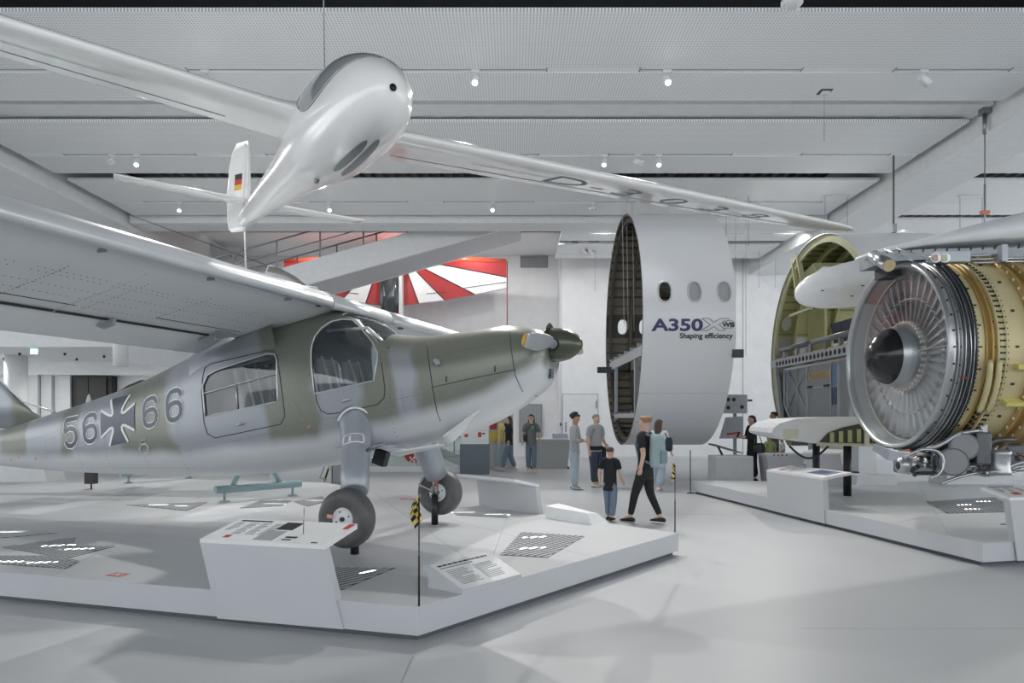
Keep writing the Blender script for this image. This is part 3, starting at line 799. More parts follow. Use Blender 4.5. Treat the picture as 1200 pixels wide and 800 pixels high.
S_u = [-7.7, -6.44, -5.59, -4.79, -3.6, -2.63, -2.1, -1.5, -1.0, -.62, -.35, .05, .34, .95, 1.35, 1.62, 1.74, 1.80]
S_t = [1.02, 1.17, 1.35, 1.53, 1.83, 2.16, 2.36, 2.49, 2.555, 2.58, 2.50, 2.29, 2.25, 2.29, 2.33, 2.29, 2.24, 2.18]
S_b = [.80, .67, .63, .61, .61, .62, .65, .70, .77, .83, .89, 1.0, 1.06, 1.22, 1.40, 1.58, 1.68, 1.80]
S_h = [.05, .17, .25, .33, .46, .58, .64, .66, .66, .65, .64, .61, .57, .51, .47, .42, .36, .28]
S_n = [2.2, 2.3, 2.4, 2.5, 2.7, 3.0, 3.2, 3.3, 3.3, 3.2, 3.0, 2.8, 2.6, 2.5, 2.4, 2.3, 2.2, 2.1]
fT, fB, fH, fN = (curve1(S_u, q) for q in (S_t, S_b, S_h, S_n))
def ring_at(u, off=0, n=48, a0=0, a1=2 * PI):
    t_, b_, h_, e = fT(u) - off, fB(u) + off, fH(u) - off, fN(u); m_ = (t_ + b_) / 2; q = (t_ - b_) / 2
    out = []
    full = abs(a1 - a0 - 2 * PI) < 1e-6
    for k in range(n if full else n + 1):
        a = a0 + (a1 - a0) * k / n; c, s = math.cos(a), math.sin(a)
        out.append((u, h_ * math.copysign(abs(c) ** (2 / e), c), m_ + q * math.copysign(abs(s) ** (2 / e), s)))
    return out
def v_at(u, w, off=0):
    t_, b_, h_, e = fT(u), fB(u), fH(u), fN(u); z = min(.999, abs((w - (t_ + b_) / 2) / ((t_ - b_) / 2)))
    return -(h_ + off) * (1 - z ** e) ** (1 / e) - off * .0
def side(px, py, off=.004):
    """point on the near flank under a picture position"""
    k = (px - 600) / 800; v = -.55
    for _ in range(25):
        u = (k * (AY + SV.y * v) - (AX + SV.x * v)) / (FU.x - k * FU.y); Y = AY + FU.y * u + SV.y * v
        w = CH + (490 - py) * Y / 800 - SH - .006; v = v_at(u, w)
    return Vector((u, v - off, w))
def dense(pts, step=.05, closed=False):
    out = []; P = [Vector(p) for p in pts]
    for i in range(len(P) if closed else len(P) - 1):
        a, b = P[i], P[(i + 1) % len(P)]; n = max(1, int((b - a).length / step))
        out += [a + (b - a) * j / n for j in range(n)]
    if not closed: out.append(P[-1])
    return out
def on_skin(uw, off=.003): return [Vector((p[0], v_at(p[0], p[1]) - off, p[1])) for p in uw]
def loop_tube(uw, r, name, m, off=0.0, closed=True, parent=None):
    P = on_skin(dense([(p[0], p[1], 0) for p in uw], .06, closed), off)
    if closed: P.append(P[0])
    return MB().tube(P, r, 6).build(name, m, parent or plane)
# --- fuselage shell with a hollow, glazed cabin
us = sorted(set([round(x, 3) for x in np.linspace(-7.7, 1.6, 66)] + [1.66, 1.70, 1.74, 1.77, 1.80]))
fus = MB().loft([ring_at(u) for u in us]).build('fuselage', CAMO, plane)
cav = MB().loft([ring_at(u, .03, 40) for u in np.linspace(-2.5, .2, 22)]).build('cavity', CAMO, plane)
REAR = [(-2.17, 1.36), (-2.21, 1.72), (-2.14, 1.84), (-1.98, 1.90), (-1.3, 2.06), (-1.2, 2.05), (-1.17, 1.98), (-1.15, 1.53)]
FRONT = [(-.68, 1.61), (-.72, 1.9), (-.735, 2.1), (-.71, 2.23), (-.65, 2.33), (-.56, 2.40), (-.46, 2.43), (-.36, 2.42), (-.26, 2.35), (-.06, 2.16), (.03, 2.04), (.045, 1.95), (.02, 1.74)]
SCREEN = [(-.52, 2.8), (-.50, 2.49), (-.33, 2.44), (.0, 2.155), (.06, 2.2), (.06, 2.8)]
cutters = [cav]
for q in (REAR, FRONT, SCREEN): cutters.append(MB().prism(q, 'y', -1.2, 1.2).build('cutter', CAMO, plane))
for c in cutters:
    b = fus.modifiers.new('cut', 'BOOLEAN'); b.operation = 'DIFFERENCE'; b.solver = 'EXACT'; b.object = c
bpy.context.view_layer.update(); bake(fus)
for c in cutters:
    me = c.data; bpy.data.objects.remove(c); bpy.data.meshes.remove(me)
smooth_sharp(fus, 40)
fus.data.materials.append(mat('cabin_lining', (196, 200, 205), .6))
for p_ in fus.data.polygons:
    u_, y_, z_ = p_.center
    if -2.56 < u_ < .26:
        t_, b_, h_, e_ = fT(u_), fB(u_), fH(u_), fN(u_)
        if (abs(y_) / h_) ** e_ + (abs(z_ - (t_ + b_) / 2) / ((t_ - b_) / 2)) ** e_ < .93: p_.material_index = 1
GL = glass('cockpit_glass', (226, 233, 236), .10)
for nm, u0, u1, a0, a1 in (('side_window', -2.3, -1.05, PI * .8, PI * 1.15), ('side_window', -2.3, -1.05, -PI * .15, PI * .2), ('side_window', -.8, .12, PI * .8, PI * 1.12), ('side_window', -.8, .12, -PI * .12, PI * .2), ('windscreen', -.56, .12, PI * .2, PI * .8)):
    MB().loft([ring_at(u, .014, 14, a0, a1) for u in np.linspace(u0, u1, 14)], False, False).build(nm, GL, plane)
loop_tube(REAR, .008, 'window_frame', TRIM); loop_tube(FRONT, .008, 'window_frame', TRIM)
for a, b in (((-2.19, 1.63), (-1.16, 1.84)), ((-1.72, 1.73), (-1.70, 1.45))): MB().tube(on_skin(dense([(a[0], a[1], 0), (b[0], b[1], 0)], .1), -.004), .009, 6).build('window_bar', TRIM, plane)
def px_loop(pts, r, name, m, closed=True):
    P = [side(*p, off=.0) for p in dense([(p[0], p[1], 0) for p in pts], 6, closed) for p in [(p[0], p[1])]]
    if closed: P.append(P[0])
    return MB().tube(P, r, 6).build(name, m, plane)
px_loop([(237.5, 442), (240, 431), (247, 426), (312, 411), (321, 411), (325, 418), (334, 487), (329, 497), (252, 513), (243, 508), (239, 495), (236, 460)], .005, 'door_seam', SEAM)
px_loop([(368, 395), (366, 407), (365.5, 435), (371, 470), (376, 481), (384, 485), (394, 484), (442, 474), (450, 466), (451, 455), (447, 425)], .005, 'door_seam', SEAM, False)
px_loop([(500, 400), (502, 420), (507, 455), (512, 482), (516, 493)], .005, 'cowl_seam', SEAM, False)
px_loop([(597, 384), (599, 410), (604, 440), (612, 458), (622, 463)], .004, 'cowl_seam', SEAM, False)
px_loop([(505, 454), (545, 445), (604, 433)], .004, 'cowl_seam', SEAM, False)
# door handles, small fittings
for px, py in ((283, 497), (407, 469)):
    p = side(px, py, 0)
    MB().tube([p + Vector((-.06, -.015, -.012)), p + Vector((-.02, -.028, 0)), p + Vector((.05, -.02, .012))], [.008, .016, .006], 8).build('door_handle', TRIM, plane)
for px, py in ((512, 424), (580, 432), (523, 444)):
    p = side(px, py, 0)
    MB().box(p, (.014, .012, .06)).build('latch', SEAM, plane)
p = side(511, 424, 0); MB().tube([p, p + Vector((.04, -.05, -.01))], [.035, .028], 10).build('exhaust_stub', PGREY, plane)
for px, py in ((362, 500), (413, 491), (42, 537), (22, 536), (13, 538)):
    p = side(px, py, .002); s = .022
    MB().box(p, (.035, .006, .02), (0, -.6, 0)).build('orange_mark', mat('mark_orange', (226, 140, 62), .5), plane)
# rivet rows, too small to pick apart
mb = MB()
def rivet(p, n, r=.0055):
    q = Vector(n).to_track_quat('Z', 'Y').to_matrix(); o_ = Vector(p)
    mb.add([o_ + q @ Vector((r * math.cos(k * PI / 3), r * math.sin(k * PI / 3), .002)) for k in range(6)], [tuple(range(6))])
for u in (-6.1, -5.15, -4.5, -3.95, -3.25, -2.62, .2):
    for w_ in np.arange(fB(u) + .12, fT(u) - .1, .045): rivet((u, v_at(u, w_) - .002, w_), (0, -1, 0))
for a, b in (((20, 520), (230, 455)), ((30, 548), (230, 548)), ((210, 530), (330, 505)), ((335, 500), (410, 485)), ((345, 470), (365, 505)), ((455, 470), (500, 460)), ((520, 415), (595, 400)), ((470, 455), (475, 485)), ((415, 485), (465, 475))):
    n = int(math.hypot(b[0] - a[0], b[1] - a[1]) / 3.6)
    for i in range(n):
        s_ = side(a[0] + (b[0] - a[0]) * i / n, a[1] + (b[1] - a[1]) * i / n, .002); rivet(s_, (0, -1, 0))
ob = mb.build('rivets', mat('rivet_grey', (96, 101, 106), .5), plane); ob['kind'] = 'stuff'
# --- markings: outlined numerals and cross
MKD = mat('marking_dark', (72, 80, 92), .35, .2); MKW = mat('marking_white', (244, 245, 246), .45)
D5 = [(1, 1), (.08, 1), (.02, .56), (.16, .63), (.5, .66), (.82, .58), (.97, .4), (.97, .24), (.82, .07), (.5, 0), (.18, .07), (.02, .24)]
D6 = [(.96, .76), (.9, .9), (.74, .98), (.5, 1), (.24, .96), (.08, .84), (.02, .68), (.02, .3), (.08, .13), (.26, .03), (.5, 0), (.74, .03), (.92, .13), (.98, .3), (.92, .46), (.74, .56), (.5, .58), (.26, .55), (.06, .42)]
def ribbon(path, wd, f, off, m, name, par=None):
    P = [Vector((p[0], p[1])) for p in path]
    q = []
    for i in range(len(P) - 1):
        n = max(1, int((P[i + 1] - P[i]).length / .06)); q += [P[i].lerp(P[i + 1], j / n) for j in range(n)]
    q.append(P[-1]); rr = []
    for i, p in enumerate(q):
        d = (q[min(i + 1, len(q) - 1)] - q[max(i - 1, 0)]).normalized(); n = Vector((-d.y, d.x))
        rr.append([f(*(p + n * wd / 2), off), f(*p, off), f(*(p - n * wd / 2), off)])
    return MB().loft(rr, False, False).build(name, m, par or plane)
def glyph(path, box, name):
    """box: picture corners bl, br, tr, tl of the numeral on the flank; strokes are laid on the skin"""
    C = [side(*p) for p in box]; asp = ((C[1] - C[0]).length + (C[2] - C[3]).length) / ((C[3] - C[0]).length + (C[2] - C[1]).length)
    def f(x, y, off):
        x = x / asp
        q = (C[0] * (1 - x) + C[1] * x) * (1 - y) + (C[3] * (1 - x) + C[2] * x) * y
        return (q.x, v_at(q.x, q.z) - off, q.z)
    P = [(p[0] * asp, p[1]) for p in path]
    a, b = Vector(P[0]) - Vector(P[1]), Vector(P[-1]) - Vector(P[-2])
    Pw = [tuple(Vector(P[0]) + a.normalized() * .028)] + P[1:-1] + [tuple(Vector(P[-1]) + b.normalized() * .028)]
    o = ribbon(Pw, .25, f, .004, MKW, name + '_outline'); ribbon(P, .165, f, .008, MKD, name, o)
    return f
glyph(D5, [(78, 525), (91, 520), (91, 489.5), (77, 492.5)], 'numeral_five')
glyph(D6, [(100, 519), (114, 515), (114, 484), (99, 488)], 'numeral_six')
glyph(D6, [(169.5, 501), (184.5, 496), (184.5, 464), (169, 469)], 'numeral_six')
glyph(D6, [(197, 494.5), (213, 489), (213, 455), (196, 460)], 'numeral_six')
C = [side(*p) for p in ((121, 524.5), (159, 515.5), (161, 460.5), (123, 469.5))]
def fc(x, y, off):
    x, y = (x + 1) / 2, (y + 1) / 2; q = (C[0] * (1 - x) + C[1] * x) * (1 - y) + (C[3] * (1 - x) + C[2] * x) * y
    return (q.x, v_at(q.x, q.z) - off, q.z)
arm = [(1.0, .62), (.75, .40), (.5, .25), (.22, .17)]      # half outline of one arm of the cross
out = []
for k in range(4):
    c_, s_ = math.cos(k * PI / 2), math.sin(k * PI / 2)
    half = [(1.0, -.52), (.7, -.36), (.45, -.22), (.2, -.2)][::-1] + [(1.0, .0)] + [(1.0, .52), (.7, .36), (.45, .22), (.2, .2)]
    half = [(.2, -.2), (.45, -.22), (.7, -.36), (1.0, -.52), (1.0, 0), (1.0, .52), (.7, .36), (.45, .22), (.2, .2)]
    rows = [[fc(c_ * x - s_ * y * t_, s_ * x + c_ * y * t_, .006) for t_ in np.linspace(-1, 1, 7)] for x, y in ((0, .0), (.2, .2), (.45, .22), (.7, .36), (.85, .44), (1.0, .52))]
    MB().loft(rows, False, False).build('cross_arm', MKD, plane)
    for sg in (1, -1):
        pth = [(1.0, .58), (.85, .49), (.7, .41), (.45, .28), (.27, .26)]
        ribbon([(c_ * x - s_ * y * sg, s_ * x + c_ * y * sg) for x, y in pth], .11, fc, .007, MKW, 'cross_edge')
def fE(px, py): return side(px, py, .005)
for nm, pts in (('letter_frame', [(165.5, 530), (164, 525), (166, 521), (171, 520), (174, 523), (173, 530), (169, 531)]), ('letter_e', [(170, 515), (166, 515.5), (166, 520), (170, 519.5)])):
    MB().tube([fE(*p) for p in pts], .006, 5).build(nm, MKW, plane)
# --- spinner, propeller, nose opening
PU = 1.70; PW = 2.115; ptilt = .09
prop = empty('propeller', (PU, 0, PW)); prop.parent = plane
def axl(m_): return m_
MB().lathe([(.235, .075), (.21, .085), (.17, .06), (.0, .05)], (0, 0, 0), 'x', 32).build('nose_opening', BLACK, prop)
MB().lathe([(.178, .04), (.182, .1), (.175, .2), (.15, .29), (.10, .37), (.045, .415), (.0, .425)], (0, 0, 0), 'x', 40).build('spinner', OLIVE, prop)
BLADE = mat('blade_grey', (178, 182, 186), .3, .3)
for k, sg in ((0, -1), (1, 1)):
    e = Vector((0, sg, .06 * sg)).normalized(); up = Vector((0, 0, 1)); fw = Vector((1, 0, 0))
    rows = []; PX = Vector((.15, 0, 0))
    for r, ch_, th, tw in ((.16, .06, .06, .9), (.24, .08, .055, .9), (.36, .16, .045, .75), (.55, .19, .034, .55), (.8, .175, .025, .4), (1.0, .15, .018, .33), (1.1, .13, .015, .3), (1.17, .10, .012, .3), (1.2, .04, .006, .3)):
        ca, sa = math.cos(tw), math.sin(tw); cdir = (up * ca + fw * sa * -sg); td = (fw * ca - up * sa * -sg)
        ring = [e * r + cdir * ch_ * .5 * math.cos(q * PI / 8) + td * th * .5 * math.sin(q * PI / 8) for q in range(16)]
        rows.append([p + PX for p in ring])
    bl = MB().loft(rows[:7]).build('blade', BLADE, prop)
    MB().loft(rows[6:]).build('blade_tip', mat('tip_yellow', (214, 170, 72), .5), bl)
    MB().tube([e * .15 + PX, e * .2 + PX], .05, 16).build('blade_root', STEEL, prop)
    MB().tube([e * .15 + PX, e * .185 + PX], .068, 18).build('blade_collar', BLACK, prop)
# chin intake panel
p = side(639, 436, .0); MB().box(p, (.03, .09, .10), (0, 0, .5)).build('chin_vent', mat('vent_blue', (88, 98, 110), .3), plane)
# cowl flap and skid plates under the nose
def plate(q, name, t_=.02, m=LGREY):
    a = [Vector(p) for p in q]; n = (a[1] - a[0]).cross(a[-1] - a[0]).normalized() * t_
    return MB().loft([a, [p + n for p in a]], True, True, False).build(name, m, plane)
rows = []
for s_ in np.linspace(0, 1, 6):
    a = Vector((1.12 - .40 * s_, -.25, 1.38 - .22 * s_)); rows.append([a + Vector((.03 * math.sin(x * PI) * -.6, (x - .5) * .34, -.1 * math.sin(x * PI) * s_ + .05 * (1 - s_))) for x in np.linspace(0, 1, 9)])
ob = MB().loft(rows, False, False).build('cowl_flap', LGREY, plane); q = ob.modifiers.new('s', 'SOLIDIFY'); q.thickness = .015
plate([(.0, -.40, .955), (.62, -.36, 1.05), (.72, -.2, 1.06), (.1, -.2, .92)], 'belly_plate')
rows = [[(x, y, z) for x, y, z in r] for r in ([(.55, -.48, 1.22), (.5, -.40, 1.1), (.45, -.3, 1.04)], [(.2, -.60, 1.12), (.12, -.55, 1.0), (.05, -.45, .95)])]
# --- wing
CHD = 1.66; TH = math.radians(15.8)
LE0 = Vector((-.62, 0, 2.60)); BK = Vector((-math.cos(TH), 0, -math.sin(TH))); UPW = Vector((-math.sin(TH), 0, math.cos(TH)))
def wp(x, z, v, dih=0.0): return LE0 + BK * (x * CHD) + UPW * (z * CHD) + Vector((0, v, abs(v) * dih))
AF = [p for p in airfoil(16, .125, .03)]
main = [(min(x, .77), z if x <= .77 else None) for x, z in AF]
up_ = [(x, z) for x, z in AF[:17] if x < .76]; lo_ = [(x, z) for x, z in AF[17:] if x < .76]
main = up_ + [(.77, .052), (.77, .012)] + lo_
wing = MB().loft([[wp(x, z, v) for x, z in main] for v in np.linspace(-6, 6, 25)]).build('wing', LGREY, plane); smooth_sharp(wing, 50)
fl_s = [(.775 + .245 * x, .018 + .245 * z - .05 * x) for x, z in airfoil(10, .16, .03)]
for v0, v1 in ((-3.6, -.66), (.66, 3.6), (-5.9, -3.62), (3.62, 5.9)):
    MB().loft([[wp(x, z, v) for x, z in fl_s] for v in np.linspace(v0, v1, 6)]).build('flap' if abs(v0 + v1) < 5 else 'aileron', LGREY, plane)
sl_s = [(-.085 + .2 * x - .02, .012 + .2 * z + .03 * math.sin(x * 2.6) - .05 * (1 - x)) for x, z in airfoil(10, .55, .0)]
for v0, v1 in ((-5.9, -.66), (.66, 5.9)):
    s = MB().loft([[wp(x, z, v) for x, z in sl_s] for v in np.linspace(v0, v1, 10)]).build('slat', SILV, plane)
    for v in (v0, v1): MB().tube([wp(sum(p[0] for p in sl_s) / len(sl_s), sum(p[1] for p in sl_s) / len(sl_s), v - .012), wp(sum(p[0] for p in sl_s) / len(sl_s), sum(p[1] for p in sl_s) / len(sl_s), v + .012)], .07, 14).build('slat_cap', DARK, s)
    for k in range(5):
        v = v0 + (v1 - v0) * (k + .5) / 5; MB().box(wp(.01, -.035, v), (.08, .012, .03)).build('slat_bracket', PGREY, s)
MB().loft([[wp(x, z, v) for x, z in sl_s] for v in (-.64, .64)]).build('wing_nose', SILV, plane)
for v in (-3.6, -2.2, -.95, .95, 2.2):
    MB().loft([[wp(.70, -.01, v - .015), wp(.70, -.01, v + .015), wp(.84, -.015, v + .015), wp(.84, -.015, v - .015)], [wp(.72, -.05, v - .015), wp(.72, -.05, v + .015), wp(.8, -.045, v + .015), wp(.8, -.045, v - .015)]], True, True, False).build('flap_hinge', PGREY, plane)
# rivets and panel lines on the near wing's underside
mb = MB(); lo_f = curve1([p[0] for p in lo_[::-1]], [p[1] for p in lo_[::-1]])
nd = -UPW
for x in (.26, .3, .42, .52, .62):
    for v in np.arange(-5.6, -.8, .055):
        if x in (.42, .62) or int(v * 10) % 7 != 0: rivet(wp(x, lo_f(x) - .001, v), nd, .007)
for v in (-1.2, -1.9, -2.6, -3.3, -4.0, -4.7):
    for x in np.arange(.2, .74, .025): rivet(wp(x, lo_f(x) - .001, v), nd, .007)
ob = mb.build('wing_rivets', mat('rivet_grey', (96, 101, 106), .5), plane); ob['kind'] = 'stuff'
for v0, v1, x0 in ((-1.9, -.75, .60), (-4.6, -2.7, .62)):
    MB().tube([wp(x0, lo_f(x0) - .001, v) for v in np.linspace(v0, v1, 6)], .004, 5).build('panel_line', SEAM, plane)
MB().tube([wp(x, lo_f(x) - .002, -2.75) for x in np.linspace(.1, .74, 8)], .003, 5).build('panel_line', mat('line_white', (226, 228, 230), .5), plane)
MB().loft([[wp(.63, lo_f(.63), -1.05 + .1 * s_), wp(.63 + .1 * (1 - s_), lo_f(.7) - .03 * math.sin(s_ * PI), -1.0 + .3 * s_)] for s_ in np.linspace(0, 1, 8)], False, False).build('flap_fairing', PGREY, plane)
MB().tube([wp(.772, .004, v) for v in np.linspace(-5.9, -.7, 8)], .012, 6).build('flap_gap', SEAM, plane)
# wing root fairing between the cabin and the trailing edge
rows = []
for s_ in np.linspace(0, 1, 8):
    u = -1.2 - 1.25 * s_; wv = -.62 + .04 * s_
    rows.append([(u, wv + .02, fT(u) - .52), (u, wv - .06 * (1 - s_) - .02, wp(.35 + .72 * s_, 0, 0).z - .08), (u, wv + .12, wp(.35 + .72 * s_, 0, 0).z + .02)])
MB().loft(rows, False, False).build('root_fairing', CAMO, plane)
# --- tail surfaces
rows = []
for w_, u0, u1, t_ in ((1.2, -5.35, -7.85, .05), (1.55, -5.95, -7.95, .06), (2.0, -6.6, -8.0, .055), (2.5, -7.05, -8.0, .045), (2.75, -7.3, -7.95, .03)):
    rows.append([(u0 + (u1 - u0) * x, z * t_ / .06, w_ + .35 * (0 if w_ < 1.3 else 0)) for x, z in airfoil(10, .5 * .12, 0)])
MB().loft([[(p[0], p[1] * 1.2 * 1, p[2]) for p in r] for r in rows]).build('fin', CAMO, plane)
MB().tube([(-5.35, 0, 1.43), (-5.98, 0, 1.56 + .02), (-6.62, 0, 2.02), (-7.07, 0, 2.5)], .012, 6).build('fin_edge', TRIM, plane)
for sg in (-1, 1):
    MB().loft([[(-6.75 - .95 * x - .15 * s_, sg * (.12 + 1.9 * s_), 1.05 + .9 * z) for x, z in airfoil(10, .09, 0)] for s_ in np.linspace(0, 1, 5)]).build('tailplane', LGREY, plane)
tw = empty('tail_wheel', (-7.0, 0, .0)); tw.parent = plane
MB().lathe([(.05, -.05), (.12, -.05), (.14, -.02), (.14, .02), (.12, .05), (.05, .05)], (0, 0, .30), 'y', 24).build('tyre', mat('tyre_black', (44, 45, 46), .7), tw)
MB().tube([(0, 0, .3), (.1, -.06, .5), (.15, 0, .7)], .03, 8).build('fork', STEEL, tw)
MB().tube([(0, 0, 0), (0, 0, .17)], .05, 14).build('stand', BLACK, tw)
# --- landing gear
TYRE = mat('tyre_rubber', (88, 88, 88), .45, var=.2, scale=14)
def gear(sg, zc):
    g = empty('landing_gear', (0, 0, 0)); g.parent = plane
    top, bot = Vector((-.26, sg * .48, 1.36)), Vector((.03, sg * 1.0, .62))
    if sg > 0: top, bot = Vector((-.06, .58, 1.25)), Vector((.0, .98, .62))
    d = bot - top
    MB().tube([top, top + d * .12, top + d * .25, top + d * .4, top + d * .75, top + d * .76, bot, bot + d * .01], [.2, .185, .165, .15, .14, .143, .138, .12] if sg < 0 else [.22, .19, .17, .16, .15, .148, .14, .12], 28).build('leg_fairing', PGREY, g)
    w_ = empty('wheel', (0, sg * 1.09, zc)); w_.parent = g
    R = .295
    MB().lathe([(.11, -.075), (.16, -.10), (.23, -.108), (.265, -.095), (.287, -.06), (R, -.02), (R, .02), (.287, .06), (.265, .095), (.23, .108), (.16, .10), (.11, .075)], (0, 0, 0), 'y', 48).build('tyre', TYRE, w_)
    MB().lathe([(0, -.07), (.04, -.085), (.055, -.08), (.1, -.075), (.112, -.085), (.118, -.06), (.118, .06), (.112, .085), (.1, .075), (0, .07)], (0, 0, 0), 'y', 32).build('hub', mat('hub_white', (222, 224, 226), .35), w_)
    MB().tube([(0, -.075, 0), (0, -.1, 0)], .022, 12).build('axle_cap', DARK, w_)
    for k in range(4): MB().tube([(.075 * math.cos(k * PI / 2 + .4), -.07, .075 * math.sin(k * PI / 2 + .4)), (.075 * math.cos(k * PI / 2 + .4), -.088, .075 * math.sin(k * PI / 2 + .4))], .008, 6).build('bolt', DARK, w_)
    if sg < 0: MB().box((-.13, -.1, .025), (.06, .012, .035), (0, .1, 0)).build('tag', mat('tag_orange', (226, 160, 140), .6), w_)
    # torque link and axle strut
    MB().tube([bot + Vector((0, 0, .02)), Vector((-.02, sg * .98, zc + .12)), Vector((0, sg * .95, zc)), Vector((0, sg * 1.04, zc))], .035, 10).build('axle_strut', STEEL, g)
    MB().tube([bot + Vector((-.12, 0, .02)), Vector((-.24, sg * .97, zc + .1)), Vector((-.04, sg * .95, zc + .02))], .018, 8).build('torque_link', STEEL, g)
    if sg > 0:
        MB().tube([bot + Vector((.06, -.08, 0)), Vector((.02, .9, zc + .1))], .022, 8).build('brake_line', mat('stripe_red', (190, 90, 76), .5), g)
        MB().tube([(0, .93, 0), (0, .93, zc - .02)], .043, 18).build('stand', BLACK, g)
    else:
        MB().tube([(0.05, -1.03, 0), (0.05, -1.03, .2)], .043, 18).build('stand', BLACK, g)
        # white stencils on the leg
        ax_ = d.normalized(); s1 = Vector((1, 0, 0)); s1 = (s1 - ax_ * s1.dot(ax_)).normalized(); s2 = ax_.cross(s1)
        if s2.y > 0: s2 = -s2
        def onleg(a, t_, r=.15): return top + d * t_ + (s1 * math.sin(a) + s2 * math.cos(a)) * r
        pts = [(-.55, .47), (-.62, .42), (-.5, .36), (.9, .36), (1.0, .42), (.95, .47), (-.55, .47)]
        MB().tube([onleg(a, t_) for i in range(len(pts) - 1) for a, t_ in [(pts[i][0] + (pts[i + 1][0] - pts[i][0]) * k / 5, pts[i][1] + (pts[i + 1][1] - pts[i][1]) * k / 5) for k in range(5)]] + [onleg(*pts[0])], .007, 5).build('stencil_frame', MKW, g)
        for a, b in (((-.1, .385), (.08, .45)), ((.08, .385), (-.1, .45))): MB().tube([onleg(*a), onleg(*b)], .007, 5).build('stencil_cross', MKW, g)
        MB().tube([onleg(-.7 + 2 * k / 12, .14 - .09 * math.sin(k / 12 * PI), .215) for k in range(13)], .012, 6).build('stencil_arc', MKW, g)
        MB().tube([onleg(1.3, .55), onleg(1.3, .55, .3), onleg(1.35, .55, .36)], [.02, .022, .014], 8).build('step_peg', STEEL, g)
    return g
gear(-1, .36); gear(1, .395)
MB().box((.0, -.42, .92), (.14, .1, .16), (0, .3, 0)).build('brake_reservoir', BLACK, plane)
# red pennant hanging at the far leg
o = empty('red_pennant', (0, 0, 0), 0, 'red pennant with a white chequer hanging beside the far landing leg', 'pennant')
o.location = at(478, 530, 8.9)
MB().prism([(0, .12), (.04, .06), (.12, -.14), (.0, -.12), (-.07, -.02), (-.04, .05)], 'y', 0, .012).build('cloth', mat('pennant_red', (198, 72, 52), .7), o)
mb = MB()
for i in range(3):
    for j in range(3):
        if (i + j) % 2 == 0: mb.bb(.02 + i * .025, .045 + i * .025, -.004, 0, -.13 + j * .025, -.105 + j * .025)
mb.build('chequer', MKW, o)['kind'] = 'stuff'
# --- cabin interior
SEAT = mat('seat_grey', (180, 185, 192), .8); BELT = mat('belt_cream', (216, 214, 204), .8); CABM = mat('cabin_panel', (176, 181, 187), .6)
MB().bb(-2.4, .15, -.52, .52, 1.02, 1.06).build('cabin_floor', CABM, plane)
for u, v in ((-.5, -.28), (-.5, .28), (-1.6, -.28), (-1.6, .28)):
    s = empty('seat', (u, v, 1.06)); s.parent = plane
    MB().box((.05, 0, .25), (.46, .42, .1), (0, -.12, 0)).build('cushion', SEAT, s, .03)
    MB().box((-.23, 0, .60), (.08, .42, .72), (0, -.2, 0)).build('backrest', SEAT, s, .03)
    MB().bb(-.15, .2, -.15, .15, 0, .2).build('pedestal', DARK, s)
    for y in (-.1, .1): MB().tube([(-.28, y, .98), (-.18, y * .9, .7), (-.08, y * .8, .36), (.0, y * .6, .32)], .016, 6).build('belt', BELT, s)
MB().bb(.02, .14, -.5, .5, 1.5, 2.1).build('instrument_panel', BLACK, plane)
for v in (-.3, -.1, .1, .3): MB().lathe([(.0, -.004), (.06, -.004), (.065, 0), (.065, .01)], (.018, v, 1.9), 'x', 16).build('dial', STEEL, plane)
MB().tube([(-.1, -.28, 1.1), (-.12, -.28, 1.6), (-.14, -.36, 1.7), (-.12, -.36, 1.75)], .014, 8).build('control_stick', DARK, plane)
MB().tube([(-.62, -.5, 2.3), (-.15, -.45, 2.32), (.1, -.4, 2.1)], .02, 8).build('screen_brace', TRIM, plane)
MB().tube([(-.62, .5, 2.3), (-.15, .45, 2.32), (.1, .4, 2.1)], .02, 8).build('screen_brace', TRIM, plane)

# ------------------------------------------------------------------ light blue trestles and small stands below the fuselage
TEAL = mat('trestle_blue', (160, 186, 190), .4)
def trestle(p0, p1, label):
    p0, p1 = Vector(p0), Vector(p1); o = empty('trestle', (p0.x, p0.y, SH + .006), 0, label, 'trestle', 'light blue trestles')
    d = p1 - p0; e = d.normalized()
    MB().tube([(0, 0, .2), d + Vector((0, 0, .2))], .065, 16).build('crossbeam', TEAL, o)
    for q in (.1, .9):
        c = d * q; MB().tube([c + Vector((0, 0, .14)), c + Vector((0, 0, .02))], .02, 10).build('screw', TEAL, o)
        MB().lathe([(.0, 0), (.09, 0), (.09, .012), (.03, .03), (0, .03)], tuple(c), n=18).build('foot', TEAL, o)
    for q, s in ((.18, .32), (.75, .60)):
        MB().tube([d * q + Vector((0, 0, .22)), d * s + Vector((0, 0, .62))], .04, 10).build('strut', TEAL, o)
    MB().bar(d * .3 + Vector((0, 0, .62)), d * .62 + Vector((0, 0, .64)), .09, .06).build('saddle', TEAL, o)
    return o
a, b = atz(252, 589, SH), atz(352, 580, SH); trestle((a.x, a.y, 0), (b.x, b.y, 0), 'light blue tubular trestle under the middle of the fuselage')
a, b = atz(141, 567, SH), atz(230, 560, SH); trestle((a.x, a.y, 0), (b.x, b.y, 0), 'light blue trestle farther back behind the fuselage')
p = atz(107, 573, SH); o = empty('post_box', (p.x, p.y, SH + .006), 0, 'small dark upright box on a thin post behind the fuselage', 'box')
MB().tube([(0, 0, 0), (0, 0, .1)], .015, 8).build('post', BLACK, o); MB().bb(-.09, .09, -.07, .07, .1, .5).build('box', mat('box_black', (60, 62, 62), .5), o)
